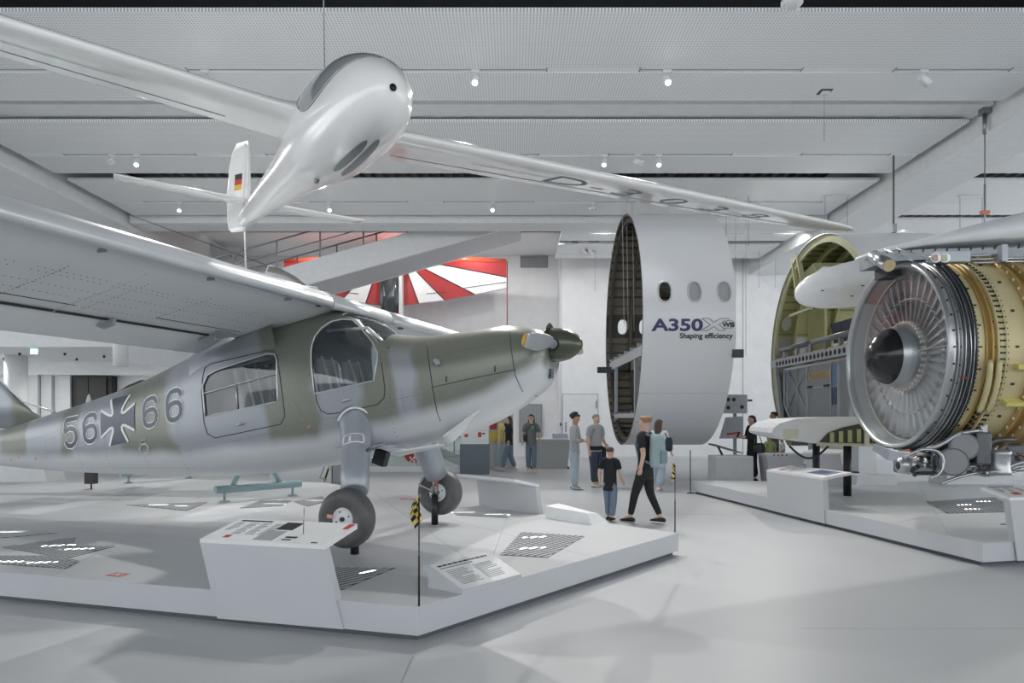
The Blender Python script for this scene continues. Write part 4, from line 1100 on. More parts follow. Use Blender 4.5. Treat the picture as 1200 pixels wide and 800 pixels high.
# ------------------------------------------------------------------ white glider hanging under the ceiling
GW = mat('glider_gelcoat', (247, 247, 246), .16, 0, var=.012, scale=2, coat=.4)
gl_N = Vector((-.83, 4.75, 3.90)); gl_T = Vector((-4.10, 10.42, 4.60))
gx = (gl_N - gl_T).normalized(); gy0 = Vector((0, 0, 1)).cross(gx).normalized()      # gy: towards the viewer's right wing
roll = math.radians(1.9)
gz0 = gx.cross(gy0).normalized()
gy = (gy0 * math.cos(roll) - gz0 * math.sin(roll)).normalized(); gzv = gx.cross(gy)
glider = empty('sailplane', gl_N, 0, 'white sailplane hanging nose-down below the ceiling', 'sailplane')
glider.rotation_euler = Matrix((gx, gy, gzv)).transposed().to_euler()
LG = (gl_N - gl_T).length
# fuselage stations: distance behind the nose, half width, height up, height down, centre
GS = [(0, .02, .02, .02, -.0), (.03, .09, .09, .09, 0), (.1, .165, .17, .165, 0), (.25, .245, .27, .25, .01), (.5, .31, .37, .305, .02), (.85, .35, .45, .345, .03), (1.3, .365, .49, .36, .03), (1.7, .355, .46, .35, .03), (2.1, .32, .39, .31, .03), (2.6, .275, .32, .27, .03), (3.2, .235, .265, .235, .03), (4.2, .19, .21, .195, .03), (5.4, .14, .15, .145, .02), (LG - .15, .10, .11, .11, 0), (LG, .06, .07, .07, 0)]
gX = [q[0] for q in GS]; gH, gU, gD, gC = (curve1(gX, [q[i] for q in GS]) for i in (1, 2, 3, 4))
def gring(s, n=36, off=0, a0=0, a1=2 * PI):
    full = abs(a1 - a0 - 2 * PI) < 1e-6; out = []
    for k in range(n if full else n + 1):
        a = a0 + (a1 - a0) * k / n; c, q = math.cos(a), math.sin(a)
        out.append((-s, (gH(s) + off) * math.copysign(abs(c) ** .95, c), gC(s) + (gU(s) + off if q > 0 else gD(s) + off) * q))
    return out
MB().loft([gring(s) for s in [0, .01, .02, .04, .07, .1, .15, .2, .27, .35, .45, .58, .72, .9, 1.1, 1.3, 1.5, 1.7, 1.9, 2.1, 2.35, 2.6, 2.9, 3.2, 3.7, 4.2, 4.8, 5.4, LG - .15, LG]]).build('fuselage', GW, glider)
# canopy: clear blister with its rim
CAN = mat('canopy_tint', (158, 164, 168), .08, 0, var=.05, scale=1)
rows = []
for s in np.linspace(.22, 1.75, 22):
    t_ = (s - .22) / 1.53; a_ = math.radians(84) * math.sin(PI * min(1, t_ * 1.0)) ** .45 * (1 - .1 * t_)
    rows.append(gring(s, 16, .006, PI / 2 - a_ * 1.12, PI / 2 + a_ * 1.12))
MB().loft(rows, False, False).build('canopy', CAN, glider)
MB().tube([r[0] for r in rows] + [r[-1] for r in rows[::-1]], .006, 6).build('canopy_rim', mat('rim_grey', (186, 190, 193), .4), glider)
MB().loft([gring(s, 12, .0035, PI / 2 - a, PI / 2 + a) for s, a in ((1.15, .5), (1.3, .62), (1.5, .6), (1.62, .35))], False, False).build('headrest', mat('headrest_grey', (120, 125, 130), .6), glider)
# nose tow hook opening and belly skids
MB().lathe([(.0, -.002), (.02, -.002), (.026, .004), (.0, .006)], (0, 0, 0), 'x', 18).build('tow_opening', BLACK, glider).location = (.004, 0, 0)
def belly(s, a, off): 
    return Vector((-s, (gH(s) + off) * math.sin(a), gC(s) - (gD(s) + off) * math.cos(a)))
SKID = mat('skid_grey', (132, 138, 142), .35, .3)
for a_, s0, s1, nm in ((-.13, .40, 1.25, 'wheel_door'), (.13, .34, 1.35, 'wheel_door')):
    rows = []
    for i in range(16):
        t_ = i / 15; s = s0 + (s1 - s0) * t_; wd = .032 * math.sin(PI * min(1, max(0, t_))) ** .4 + .004
        rows.append([belly(s, a_ + wd * k / gH(s), .004) for k in (-1, -.5, 0, .5, 1)])
    MB().loft(rows, False, False).build(nm, SKID, glider)
MB().tube([belly(1.75, -.2, -.005), belly(1.75, -.2, .03)], .025, 10).build('vent', STEEL, glider)
# wings
GWS = 8.05; WX = 1.62
def gw(side_, y, x, z):
    """wing point: y along the span, x fraction of chord, z fraction"""
    t_ = y / GWS; ch_ = .98 - .30 * t_ - .30 * max(0, (t_ - .55) / .45) ** 2
    le = -WX - .06 * t_ - .1 * t_ * t_
    return Vector((le - x * ch_, side_ * y, .21 + y * .052 + z * ch_))
AG = airfoil(14, .15, .03)
for sd in (1, -1):
    ys = [.1, .2, .3, .45, .7, 1.0, 1.6, 2.4, 3.2, 4.0, 4.8, 5.6, 6.4, 7.0, 7.5, 7.8, 7.97, 8.05]
    rings = []
    for y in ys:
        fl_ = 1 + .7 * max(0, (.6 - y) / .5) ** 2      # root fillet
        k = 1 if y < 7.6 else max(.12, 1 - ((y - 7.6) / .46) ** 2 * .85)
        rings.append([gw(sd, y, .5 + (x - .5) * (1 + .12 * (fl_ - 1)) * k, z * fl_ * k) for x, z in AG])
    wg = MB().loft(rings).build('wing', GW, glider)
    # aileron and brake lines on the underside
    lo = AG[16:]; lf = curve1([p[0] for p in AG[15:][::-1]], [p[1] for p in AG[15:][::-1]])
    MB().tube([gw(sd, y, .76, lf(.76) - .003) for y in np.linspace(.8, 7.6, 20)], .005, 5).build('hinge_line', mat('line_grey', (186, 190, 193), .4), wg)
    MB().loft([[gw(sd, y, x, lf(x) - .002) for x in (.40, .43, .46)] for y in np.linspace(1.6, 2.6, 5)], False, False).build('air_brake_slot', mat('slot_white', (222, 224, 225), .3), wg)
    if sd == 1:
        REG = mat('registration_blue', (100, 114, 130), .5)
        for ch, y0 in (('D', 2.55), ('-', 3.2), ('3', 3.55), ('0', 4.3), ('3', 5.05), ('8', 5.8)):
            def fn(a, b, y0=y0):
                x = .70 - .50 * b / .7; y = y0 + a * .8
                return gw(1, y, x, lf(min(.95, max(.05, x))) - .004)
            lettering('registration_letter', ch, fn, REG, wg, size=1.0, offset=-.012)
# tail: all-moving tailplane and fin with flag
for sd in (1, -1):
    MB().loft([[(-LG + .55 - .05 * t_ - x * (.62 - .22 * t_), sd * (.07 + 1.65 * t_), .24 + z * (.62 - .22 * t_) + .02 * t_) for x, z in airfoil(10, .1, 0)] for t_ in (0, .25, .5, .75, .93, 1)]).build('tailplane', GW, glider)
fin = empty('fin', (0, 0, 0)); fin.parent = glider
FS = ((-.16, .50, .34), (-.1, .36, .56), (.0, .1, .86), (.4, .2, .80), (.8, .32, .66), (1.05, .42, .5), (1.18, .52, .3))
def fin_ring(h_, f0, c_, x0, x1):
    out = []
    for x, z in airfoil(12, .11, 0):
        X = -LG + .62 - f0 - x * c_; Y = z * c_; hx = -LG + .10
        if X < hx: Y = Y - (hx - X) * .42      # rudder swung to one side
        out.append((X, Y, h_))
    return out
MB().loft([fin_ring(h_, f0, c_, 0, 1) for h_, f0, c_ in FS]).build('fin_and_rudder', GW, fin)
for k, c in enumerate(((44, 44, 46), (190, 60, 52), (222, 184, 74))):
    for sgn in (1, -1):
        q = [(-LG + X_, -(.10 - X_) * .42 + sgn * th_) for X_, th_ in ((.06, .042), (-.14, .03))]
        MB().loft([[(q[0][0], q[0][1], z), (q[1][0], q[1][1], z), (q[1][0], q[1][1] + sgn * .003, z), (q[0][0], q[0][1] + sgn * .003, z)] for z in (.62 - k * .08, .70 - k * .08)], True, True, False).build('flag_stripe', mat('flag_stripe_%d' % k, c, .5), fin)
MB().tube([(-LG, .03, -.03), (-LG - .03, .03, -.03)], .028, 12).build('tail_fitting', STEEL, glider)
# suspension cables
CABL = mat('cable_steel', (150, 154, 158), .4, .6)
def cable(a, b, label, r=.006, m=None):
    a, b = Vector(a), Vector(b); o = bpy.data.objects.new('hanging_cable', MB().tube([(0, 0, 0), b - a], r, 6).mesh('hanging_cable'))
    o.data.materials.append(m or CABL); COL.objects.link(o); o.location = a
    return tag(o, label, 'cable', 'suspension cables')
cable(gl_N + gx * -1.9 + gzv * .42, (gl_N.x - 1.0, gl_N.y + 1.7, 8.9), 'thin cable holding the sailplane above its canopy')
cable(gl_T + Vector((0, .05, -.1)), gl_T + Vector((.0, .2, -2.2 + .0)), 'white cord hanging straight down from the sailplane tail', .012, WHITE)

# ------------------------------------------------------------------ white aircraft nose with bubble canopy behind the wing
o = empty('canopy_aircraft', at(330, 345, 14), 0, 'white hanging aircraft with clear bubble canopy and cream spinner behind the camouflaged wing', 'aircraft')
def el(x, hy, hz, zc, n=24): return [(x, hy * math.cos(2 * PI * k / n), zc + hz * math.sin(2 * PI * k / n)) for k in range(n)]
MB().loft([el(x, a, b, c) for x, a, b, c in ((-4.2, .05, .06, .05), (-3.2, .14, .16, .02), (-1.8, .34, .36, -.12), (-.9, .44, .46, -.2), (0, .44, .42, -.22), (.5, .36, .34, -.16), (.72, .26, .24, -.08), (.76, .12, .12, -.02))]).build('fuselage', WHITE, o)
MB().loft([el(x, a, b, c) for x, a, b, c in ((-1.05, .04, .03, .24), (-.95, .2, .13, .25), (-.7, .32, .27, .26), (-.35, .36, .35, .25), (0, .34, .33, .2), (.3, .28, .24, .12), (.5, .16, .14, .05), (.58, .05, .05, .02))]).build('canopy', glass('canopy_clear', (244, 246, 247), .06), o)
for x in (-.2,): MB().tube([(x, .36 * math.cos(a), .23 + .36 * math.sin(a)) for a in np.linspace(0, PI, 14)], .012, 6).build('canopy_bow', WHITE, o)
MB().loft([el(x, a, a, -.0) for x, a in ((.74, .07), (.82, .075), (.94, .055), (1.02, .01))]).build('spinner', mat('spinner_cream', (226, 218, 196), .4), o)
MB().bb(-.7, -.3, -.12, .12, .1, .4).build('seat', mat('seat_black', (70, 74, 78), .6), o)
for sg in (-1, 1): MB().loft([[(-.2 - x * 1.0, sg * (.3 + 4.2 * t_), -.2 + z + .1 * t_) for x, z in airfoil(10, .12, .02)] for t_ in (0, 1)]).build('wing', WHITE, o)
cable(o.location + Vector((-.3, 0, .6)), at(147, 250, 17.3), 'thin dark slanting cable from the bubble canopy aircraft to the ceiling', .008, DARK)

# dark canopy dome and pale rocket tip seen above the fuselage spine
o = empty('jet_canopy', at(162, 462, 13.5), 0, 'dark glossy cockpit canopy peeping over the fuselage spine', 'canopy')
MB().loft([el(x, a, b, 0) for x, a, b in ((-.42, .02, .02), (-.36, .1, .08), (-.15, .22, .2), (.08, .26, .29), (.26, .24, .28), (.36, .14, .17), (.38, .02, .02))]).build('glass', mat('canopy_dark', (58, 64, 74), .12, .2), o)
MB().bb(-.4, .36, -.27, .27, -.2, -.02).build('frame', PGREY, o)
MB().tube([(0, 0, -1.6 + .0), (0, 0, -.1)], .1, 12).build('support', WHITE, o)
p = at(104, 461, 16)
tag(MB().lathe([(.0, p.z), (.03, p.z - .06), (.06, p.z - .2), (.075, p.z - .5), (.075, 0)], (p.x, p.y, 0), n=18).build('rocket_tip', mat('rocket_pale', (206, 208, 194), .5)), 'pale pointed rocket tip in front of the black doorway', 'rocket')

# ------------------------------------------------------------------ red and white aerobatic aircraft on the rear wall side
RY = 26.3
RX = at(459, 0, RY).x
rp = empty('aerobatic_aircraft', (RX, RY, 6.6), 0, 'red and white sunburst aerobatic aircraft hanging nose-up by the rear wall', 'aircraft')
ORG = mat('aero_orange', (214, 84, 58), .3, coat=.3); BRD = mat('aero_red', (168, 56, 58), .3, coat=.3); AWH = mat('aero_white', (226, 228, 230), .35)
def ap(px, py, dy=0): q = at(px, py, RY); return (q.x - RX, dy, q.z - 6.6)
# fuselage, flat sided, nose up
MB().loft([[(x * w_, y * d_ + .05, z) for x, y in ((-1, -.7), (-.7, -1), (.7, -1), (1, -.7), (1, .7), (.7, 1), (-.7, 1), (-1, .7))] for z, w_, d_ in ((-4.4, .06, .08), (-3, .2, .26), (-1.4, .36, .42), (.2, .42, .48), (1.0, .42, .46), (1.6, .36, .4), (1.8, .3, .3))]).build('fuselage', ORG, rp)
MB().bb(.36, .47, -.5, -.1, -3.0, 1.1).build('side_stripe', AWH, rp)
MB().loft([[(x * w_, -.40 - d_ * q, z) for x, q in ((-1, 0), (-.8, .6), (0, 1), (.8, .6), (1, 0))] for z, w_, d_ in ((-1.0, .3, .1), (-.6, .38, .22), (.2, .4, .28), (.6, .36, .22), (.82, .2, .08))], False, False).build('canopy', mat('aero_canopy', (72, 78, 82), .12, .2, var=.2), rp)
MB().box((0, -.55, -.15), (.4, .1, .5)).build('seat_panel', mat('panel_seat', (140, 148, 150), .5), rp)
# wings in sunburst wedges: each wedge is a thick panel between two rays from the root
for sg in (1, -1):
    f = .93 if sg < 0 else 1
    root = (.42, 1.18); LEt = (4.42, 1.0); TEt = (4.42, -.02); TEr = (.42, -.62)
    pts = [(4.42, 1.0), (4.35, .38), (4.38, .0), (2.95, -.28), (2.2, -.46), (1.28, -.57), (.42, -.66)]
    pts = [(4.42, 1.0), (4.42, .42), (3.2, -.24), (2.05, -.46), (1.05, -.58), (.42, -.66)]
    cols = [AWH, AWH, BRD, AWH, BRD]
    cols = [BRD, AWH, BRD, AWH, BRD]
    w_ = empty('wing', (0, 0, 0)); w_.parent = rp
    for i in range(len(pts) - 1):
        tri = [root, pts[i], pts[i + 1]]
        if i == 1: tri = [root, pts[1], (4.42, .0), pts[2]]
        MB().prism([(sg * x * f, z) for x, z in tri], 'y', -.10, .06).build('wedge', cols[i], w_)
    MB().tube([(sg * .42 * f, -.0, 1.2), (sg * 4.42 * f, -.0, 1.02)], [.16, .12], 14).build('leading_edge', ORG, w_)
    for a, b in ((root, pts[i]) for i in range(1, 5)): MB().tube([(sg * a[0] * f, -.105, a[1]), (sg * b[0] * f, -.105, b[1])], .018, 5).build('pinstripe', BLACK, w_)
    MB().tube([(sg * 1.35 * f, -.105, -.22), (sg * 2.1 * f, -.105, -.16)], .012, 5).build('aileron_line', SEAM, w_)
    MB().tube([(sg * 2.8 * f, -.105, .0), (sg * 4.4 * f, -.105, .22)], .012, 5).build('aileron_line', SEAM, w_)
MB().tube([(4.45, 0, 1.05), (4.45, 0, -2.0)], .02, 6).build('tip_rod', BRD, rp)
MB().prism([(1.0, 1.3), (1.24, 1.3), (1.2, 1.62), (1.06, 1.62)], 'y', -.05, .05).build('wheel_fairing', ORG, rp)
# ------------------------------------------------------------------ big white airliner fuselage ring (axis along x)
HX0, HX1, HY, HZ, HR = 2.95, 5.04, 18.4, 3.93, 3.04
ring_o = empty('fuselage_ring', (HX0, HY, HZ), 0, 'big white airliner fuselage ring with three windows standing at the back', 'fuselage section')
SKIN = mat('airliner_white', (224, 226, 229), .3, var=.01, scale=1, coat=.2)
LW_ = HX1 - HX0
# windows on the near flank: x centres, height above the ring centre
WX_ = [.50, 1.17, 1.84]; WZ_ = .53
ang0 = math.asin(WZ_ / HR)
def sk(x, a, r=HR):        # a = angle above the horizontal on the side facing the viewer
    return (x, -r * math.cos(a), r * math.sin(a))
sh_ = MB().loft([[sk(x, a) for a in np.linspace(0, 2 * PI, 129)[:-1]] for x in (0, LW_)], False).build('outer_skin', SKIN, ring_o)
q = sh_.modifiers.new('t', 'SOLIDIFY'); q.thickness = .05; q.offset = -1
cu = []
for sgn in (1, -1):
    for xc in WX_:
        pts = [(xc + .15 * math.copysign(abs(math.cos(t_)) ** .8, math.cos(t_)), WZ_ + .235 * math.copysign(abs(math.sin(t_)) ** .8, math.sin(t_))) for t_ in np.linspace(0, 2 * PI, 29)[:-1]]
        cu.append(MB().prism(pts, 'y', -sgn * 3.4, -sgn * 2.2).build('cutter', SKIN, ring_o))
for c in cu:
    b = sh_.modifiers.new('cut', 'BOOLEAN'); b.operation = 'DIFFERENCE'; b.solver = 'EXACT'; b.object = c
bpy.context.view_layer.update(); bake(sh_)
for c in cu:
    me = c.data; bpy.data.objects.remove(c); bpy.data.meshes.remove(me)
smooth_sharp(sh_, 30)
sh_.data.materials.append(mat('composite_dark', (72, 70, 64), .5, var=.2, scale=4))
for p_ in sh_.data.polygons:
    if math.hypot(p_.center[1], p_.center[2]) < HR - .03 and abs(p_.normal.x) < .5: p_.material_index = 1
WFR = mat('window_rim', (206, 209, 212), .3, .5)
for sgn in (1, -1):
    for i, xc in enumerate(WX_):
        P = []
        for t_ in np.linspace(0, 2 * PI, 33):
            x = xc + .15 * math.copysign(abs(math.cos(t_)) ** .8, math.cos(t_)); z = WZ_ + .235 * math.copysign(abs(math.sin(t_)) ** .8, math.sin(t_))
            P.append((x, -sgn * math.sqrt(HR * HR - z * z), z))
        w_ = MB().tube(P, .022, 6).build('window_rim', WFR, ring_o)
        if sgn == 1:
            pl = MB(); c_ = [(p[0], p[1] + .025, p[2]) for p in P[:-1]]
            pl.add(c_, [tuple(range(len(c_)))]); pl.build('pane', mat('blind_grey', (164, 167, 170), .5) if i else glass('dark_pane', (150, 152, 140), .1), w_)
# inner structure: frames, stringers and lining, dark composite
CFRP = mat('composite_dark', (72, 70, 64), .5, var=.2, scale=4); FRM = mat('frame_bronze', (98, 92, 80), .45, .3, var=.15)
for x in (.12, .74, 1.37, 1.98):
    MB().loft([[(x + dx, -r * math.cos(a), r * math.sin(a)) for dx, r in ((-.04, HR - .06), (.04, HR - .06), (.04, HR - .2), (-.04, HR - .2))] for a in np.linspace(0, 2 * PI, 73)], False, True, False).build('frame', FRM if x > .2 else CFRP, ring_o)
for k in range(64):
    a = 2 * PI * k / 64
    if abs(math.sin(a) - WZ_ / HR) < .095: continue
    c, s = math.cos(a), math.sin(a)
    MB().box((LW_ / 2, -(HR - .085) * c, (HR - .085) * s), (LW_ - .02, .045, .05), Euler((-a, 0, 0)).to_matrix()).build('stringer', CFRP if k % 2 else FRM, ring_o)
LINB = mat('lining_brown', (120, 114, 102), .6, var=.2, scale=3, stretch=(1, 1, 6))
for a0, a1 in ((PI / 2 + .3, PI - .28), (PI - .06, 2 * PI - PI / 2 + .2)):
    MB().loft([[(x, -(HR - .056) * math.cos(a), (HR - .056) * math.sin(a)) for a in np.linspace(a0, a1, 25)] for x in (.01, LW_ - .01)], False, False).build('lining', LINB, ring_o)
# edge of the cut skin
MB().loft([[(0 - .006, -r * math.cos(a), r * math.sin(a)) for r in (HR - .05, HR + .002)] for a in np.linspace(0, 2 * PI, 97)], False, False).build('cut_edge', CFRP, ring_o)
# passenger floor with cross beams and supports
BEAM = mat('floor_beam', (182, 186, 190), .4, .4)
for x in (.1, .75, 1.4, 1.95):
    fb = MB().bb(x - .03, x + .03, -2.75, 2.75, -.86, -.62).build('floor_beam', BEAM, ring_o)
    for yy in (-1.6, 1.6): MB().bb(x - .04, x + .04, yy - .05, yy + .05, -2.4, -.86).build('strut', BEAM, ring_o)
    MB().bb(x - .03, x + .03, -1.9, 1.9, -2.32, -2.2).build('hold_beam', BEAM, ring_o)
for yy in (-2.2, -1.2, -.3, .6, 1.5, 2.3): MB().bb(.02, LW_ - .02, yy - .03, yy + .03, -.62, -.55).build('seat_rail', BEAM, ring_o)
for yy in (-1.4, -.5, .4, 1.3): MB().bb(.02, LW_ - .02, yy - .03, yy + .03, -2.2, -2.14).build('hold_rail', STEEL, ring_o)
# bracket bars sticking out at the sides
for x0, x1, y in ((-.35, .3, 2.4), (LW_ - .05, LW_ + .2, -2.9)): MB().bb(x0, x1, y - .07, y + .07, -.95, -.77).build('support_bracket', mat('bracket_dark', (66, 74, 84), .5), ring_o)
# lettering on the flank
NAVY = mat('letter_navy', (58, 60, 104), .4); BLK = mat('letter_black', (34, 34, 38), .4); LINEM = mat('letter_line', (70, 72, 84), .4)
def on_ring(x, z, off=.006):
    zz = z; r = HR + off; return (x, -math.sqrt(r * r - zz * zz), zz)
zb = at(0, 388, 15.5).z - HZ + .02
X0 = .23
def flank(sx, x0, z0, off=.006): return lambda a, b: on_ring(x0 + a * sx, z0 + b, off)
lettering('aircraft_type_letters', 'A350', flank(1.42, X0 - .02, zb - .02), NAVY, ring_o, size=.37, offset=.012)
# open X drawn as outline, with a lens shaped badge
xo = X0 + 1.09
def ol(pts, name, r=.006, closed=True): 
    P = [on_ring(p[0], p[1], .006) for p in dense([(a, b, 0) for a, b in pts], .05, closed)]
    if closed: P.append(P[0])
    MB().tube(P, r, 5).build(name, LINEM, ring_o)
ol([(xo, zb + .25), (xo + .17, zb + .25), (xo + .27, zb + .16), (xo + .42, zb + .25), (xo + .60, zb + .25), (xo + .62, zb + .22), (xo + .38, zb + .12), (xo + .55, zb - .02), (xo + .38, zb - .02), (xo + .28, zb + .07), (xo + .14, zb - .02), (xo - .02, zb - .02), (xo + .2, zb + .11)], 'letter_x_outline')
ol([(xo + .45, zb + .19), (xo + .68, zb + .20), (xo + .73, zb + .16), (xo + .74, zb + .09), (xo + .70, zb + .04), (xo + .48, zb + .03)], 'badge_outline', .005, False)
lettering('badge_letters', 'WB', flank(1.15, xo + .47, zb + .065), BLK, ring_o, size=.14, offset=.006)
lettering('slogan_letters', 'Shaping efficiency', flank(1.03, X0 + .60, zb - .19), BLK, ring_o, size=.165, offset=.004)
# faint panel joint round the skin
MB().tube([on_ring(x, -1.75, .001) for x in np.linspace(0, LW_, 8)], .004, 4).build('panel_joint', mat('joint_grey', (176, 180, 184), .5), ring_o)
# hanging cables of the ring
for k, (px, Y) in enumerate(((729, 17.5), (734, 18.4), (741, 18.8), (862, 18.4), (874, 18.6))):
    p = at(px, 0, Y); cable((p.x, Y, 7.55), (p.x + (.05 if k < 3 else 0), Y, 4.0 if k < 3 else 3.3), ['leftmost thin cable inside the big white ring', 'middle thin cable inside the big white ring', 'rightmost thin cable inside the big white ring', 'thin cable hanging just right of the big white ring', 'second thin cable hanging right of the big white ring'][k], .007, mat('cable_pale', (186, 186, 176), .4))
o = empty('barrier_rod', (at(809, 563, 14.6).x, 14.6, 0), 0, 'thin dark barrier rod before the big white ring', 'rod')
MB().tube([(0, 0, 0), (0, 0, .92)], .012, 8).build('rod', DARK, o); MB().lathe([(0, 0), (.08, 0), (.08, .01), (.02, .02), (0, .02)], n=16).build('foot', DARK, o)
# grey exhibit panels right of the ring
o = empty('exhibit_panel', at(862, 500, 21), 0, 'grey metal sample panel with holes on the back wall right of the ring', 'panel')
PAN = mat('sample_grey', (176, 180, 185), .4, .3)
MB().bb(-.36, .36, 0, .05, .42, 1.0).build('upper_plate', PAN, o); MB().prism([(-.5, -.35), (.24, -.35), (.24, .34), (-.3, .3)], 'y', 0, .04).build('lower_plate', PAN, o)
for x, z in ((-.22, .85), (-.05, .85), (-.22, .6), (.2, .62)): MB().lathe([(0, -.004), (.06, -.004), (.06, .0), (0, 0)], (x, 0, z), 'y', 12).build('hole', DARK, o)
MB().box((.44, 0, .82), (.12, .08, .06)).build('bolt', DARK, o); MB().box((-.1, -.01, -.2), (.35, .01, .06), (0, -.15, 0)).build('badge', RED, o)
MB().bb(-.05, .05, .05, .1, -1.33, .9).build('post', STEEL, o)
o.location.z = 1.33

# ------------------------------------------------------------------ yellow-green fuselage half section (axis along x)
QX, QY, QZ, QR = 7.28, 16.4, 3.15, 2.80
PRI = mat('primer_green', (172, 172, 126), .5, var=.1, scale=3); PRD = mat('primer_dark', (132, 133, 94), .5, var=.1); PRL = mat('primer_light', (190, 190, 150), .5, var=.08)
qo = empty('cutaway_section', (QX, QY, 0), 0, 'cutaway airliner cross-section with yellow-green primed inside behind the engine', 'fuselage section')
def qp(x, a, r=QR): return (x, r * math.cos(a), QZ + r * math.sin(a))
ae = np.linspace(-.95, PI * .985, 61)
MB().loft([[qp(x, a, r) for x, r in ((0, QR), (2.2, QR), (2.2, QR - .02), (0, QR - .02))] for a in ae], True, True, True).build('skin', SKIN, qo)
MB().loft([[qp(x, a, QR - .024) for x in (.01, 2.18)] for a in np.linspace(.26, PI * .98, 61)], False, False).build('inner_lining', PRI, qo)
for x in (.06, .58, 1.1, 1.62):
    MB().loft([[qp(x + dx, a, r) for dx, r in ((-.03, QR - .03), (.03, QR - .03), (.03, QR - .2), (-.03, QR - .2))] for a in ae], True, True, False).build('frame', PRL if x < .1 else PRI, qo)
for k in range(34):
    a = .29 + k * (PI * .97 - .29) / 33
    if abs(a - .40) < .1: continue
    MB().box(qp(1.1, a, QR - .045), (2.1, .03, .04), Euler((a - PI / 2, 0, 0)).to_matrix()).build('stringer', PRD, qo)
for k in range(14):
    a = -.9 + k * .08
    MB().box(qp(1.1, a, QR - .045), (2.1, .03, .04), Euler((a - PI / 2, 0, 0)).to_matrix()).build('stringer', BEAM, qo)
MB().loft([[qp(x, a, QR - .026) for x in (.01, 2.18)] for a in np.linspace(-.95, .26, 21)], False, False).build('lower_lining', BEAM, qo)
# cabin windows in the far wall
for xc in (.32, 1.36):
    a0 = .40
    P = [qp(xc + .13 * math.cos(t_), a0 + .075 * math.sin(t_), QR - .07) for t_ in np.linspace(0, 2 * PI, 21)]
    w_ = MB().tube(P, .025, 6).build('window_frame', PRL, qo)
    pl = MB(); pl.add(P[:-1], [tuple(range(20))]); pl.build('pane', mat('pane_pale', (196, 202, 206), .2), w_)
# luggage bin, floor beam with holes, seats
MB().loft([[(x, y, z) for y, z in ((.3, 5.15), (1.3, 5.1), (1.75, 4.95), (1.3, 5.3), (.5, 5.45))] for x in (.2, 2.0)], True, True, False).build('ceiling_panel', PRL, qo)
MB().loft([[(x, y, z) for y, z in ((-.9, 5.0), (-.2, 5.2), (.7, 5.1), (1.0, 4.95), (.6, 5.0), (-.2, 5.1), (-.9, 4.92))] for x in (.1, 1.9)], True, True, False).build('luggage_bin', mat('bin_white', (214, 214, 208), .5), qo)
MB().bb(.1, .2, .6, 1.8, 4.3, 4.36).build('cross_tie', PRL, qo)
for y, z0, z1 in ((1.05, 4.6, 5.75), (.75, 4.9, 5.8)): MB().bar((.05, y, z0), (.05, y + .35, z1), .12, .05).build('upright_rib', PRL, qo)
MB().bb(.78, .84, 1.2, 2.2, 3.3, 4.5).build('side_panel', PRI, qo)
fb = MB().bb(-.02, .04, -2.3, 2.75, 2.98, 3.2).build('floor_beam', BEAM, qo)
for k in range(22):
    MB().lathe([(0, -.006), (.065, -.006), (.065, 0), (0, 0)], (-.02, -2.1 + k * .21, 3.09), 'x', 12).build('lightening_hole', BLACK, fb)
MB().bb(.04, 2.1, -2.3, 2.75, 3.2, 3.24).build('floor_panel', mat('floor_ply', (206, 178, 148), .6), qo)
for y in (-1.9, -1.2, -.5, .3, 1.1, 1.9): MB().bb(.0, .08, y - .05, y + .05, 3.2, 3.42).build('seat_leg', STEEL, qo)
for y0, y1 in ((-2.0, .2), (.5, 2.2)): MB().tube([(.04, y0, 3.45), (.04, y1, 3.45)], .07, 12).build('seat_tube', mat('seat_tube_grey', (112, 116, 120), .4), qo)
for y in (.15, .7): MB().box((.9, y, 3.75), (.08, .5, .5), (0, -.15, 0)).build('seat_back', mat('seat_blue', (70, 78, 92), .7), qo)
MB().bb(1.2, 1.3, -1.5, -.5, 3.3, 4.6).build('curtain', mat('curtain_white', (214, 216, 218), .7), qo)
MB().bb(.4, 1.6, -2.1, -1.1, 3.5, 4.4).build('cabin_box', mat('box_palegrey', (176, 182, 188), .5), qo)
for y in (2.35, -2.1): MB().bar((-.02, y, 3.0), (-.02, y * .8, 1.3), .09, .07).build('hold_strut', BEAM, qo)
MB().bb(0, .1, -2.0, 2.2, .3, .42).build('keel_beam', BEAM, qo)
for y in (-1.2, 1.2): MB().bb(.2, .4, y - .1, y + .1, 0, .42).build('stand', DARK, qo)
# freight containers in the hold
CGR = mat('container_grey', (160, 164, 167), .45, .5, var=.05); CFR = mat('container_frame', (196, 199, 202), .35, .6)
co_ = empty('freight_container', (QX + .14, QY, 1.42), 0, 'grey aluminium freight container with yellow lettering under the cutaway floor', 'freight container')
prof = [(2.15, 1.5), (2.15, .55), (1.6, .02), (-1.6, .02), (-2.15, .55), (-2.15, 1.5)]
MB().prism(prof, 'x', .02, 1.9).build('body', CGR, co_)
for a, b in zip(prof, prof[1:] + prof[:1]): MB().bar((0, a[0], a[1]), (0, b[0], b[1]), .06, .06).build('frame_bar', CFR, co_)
for y in (1.95, .75, -.55, -.9, -1.75): MB().bar((0.0, y, .1 if abs(y) < 1.6 else .45), (0.0, y, 1.5), .05, .04).build('frame_bar', CFR, co_)
for (a, b) in (((1.9, .5), (.8, 1.45)), ((1.9, 1.45), (.8, .4)), ((1.35, .1), (1.35, 1.45))): MB().tube([(-.005, a[0], a[1]), (-.005, b[0], b[1])], .012, 5).build('net_cord', CFR, co_)
MB().bb(-.012, .0, 1.98, 2.1, .9, 1.4).build('side_label', mat('label_blue', (110, 136, 168), .5), co_)
MB().bb(-.012, .0, -.85, -.6, .95, 1.42).build('side_label', mat('label_blue', (110, 136, 168), .5), co_)
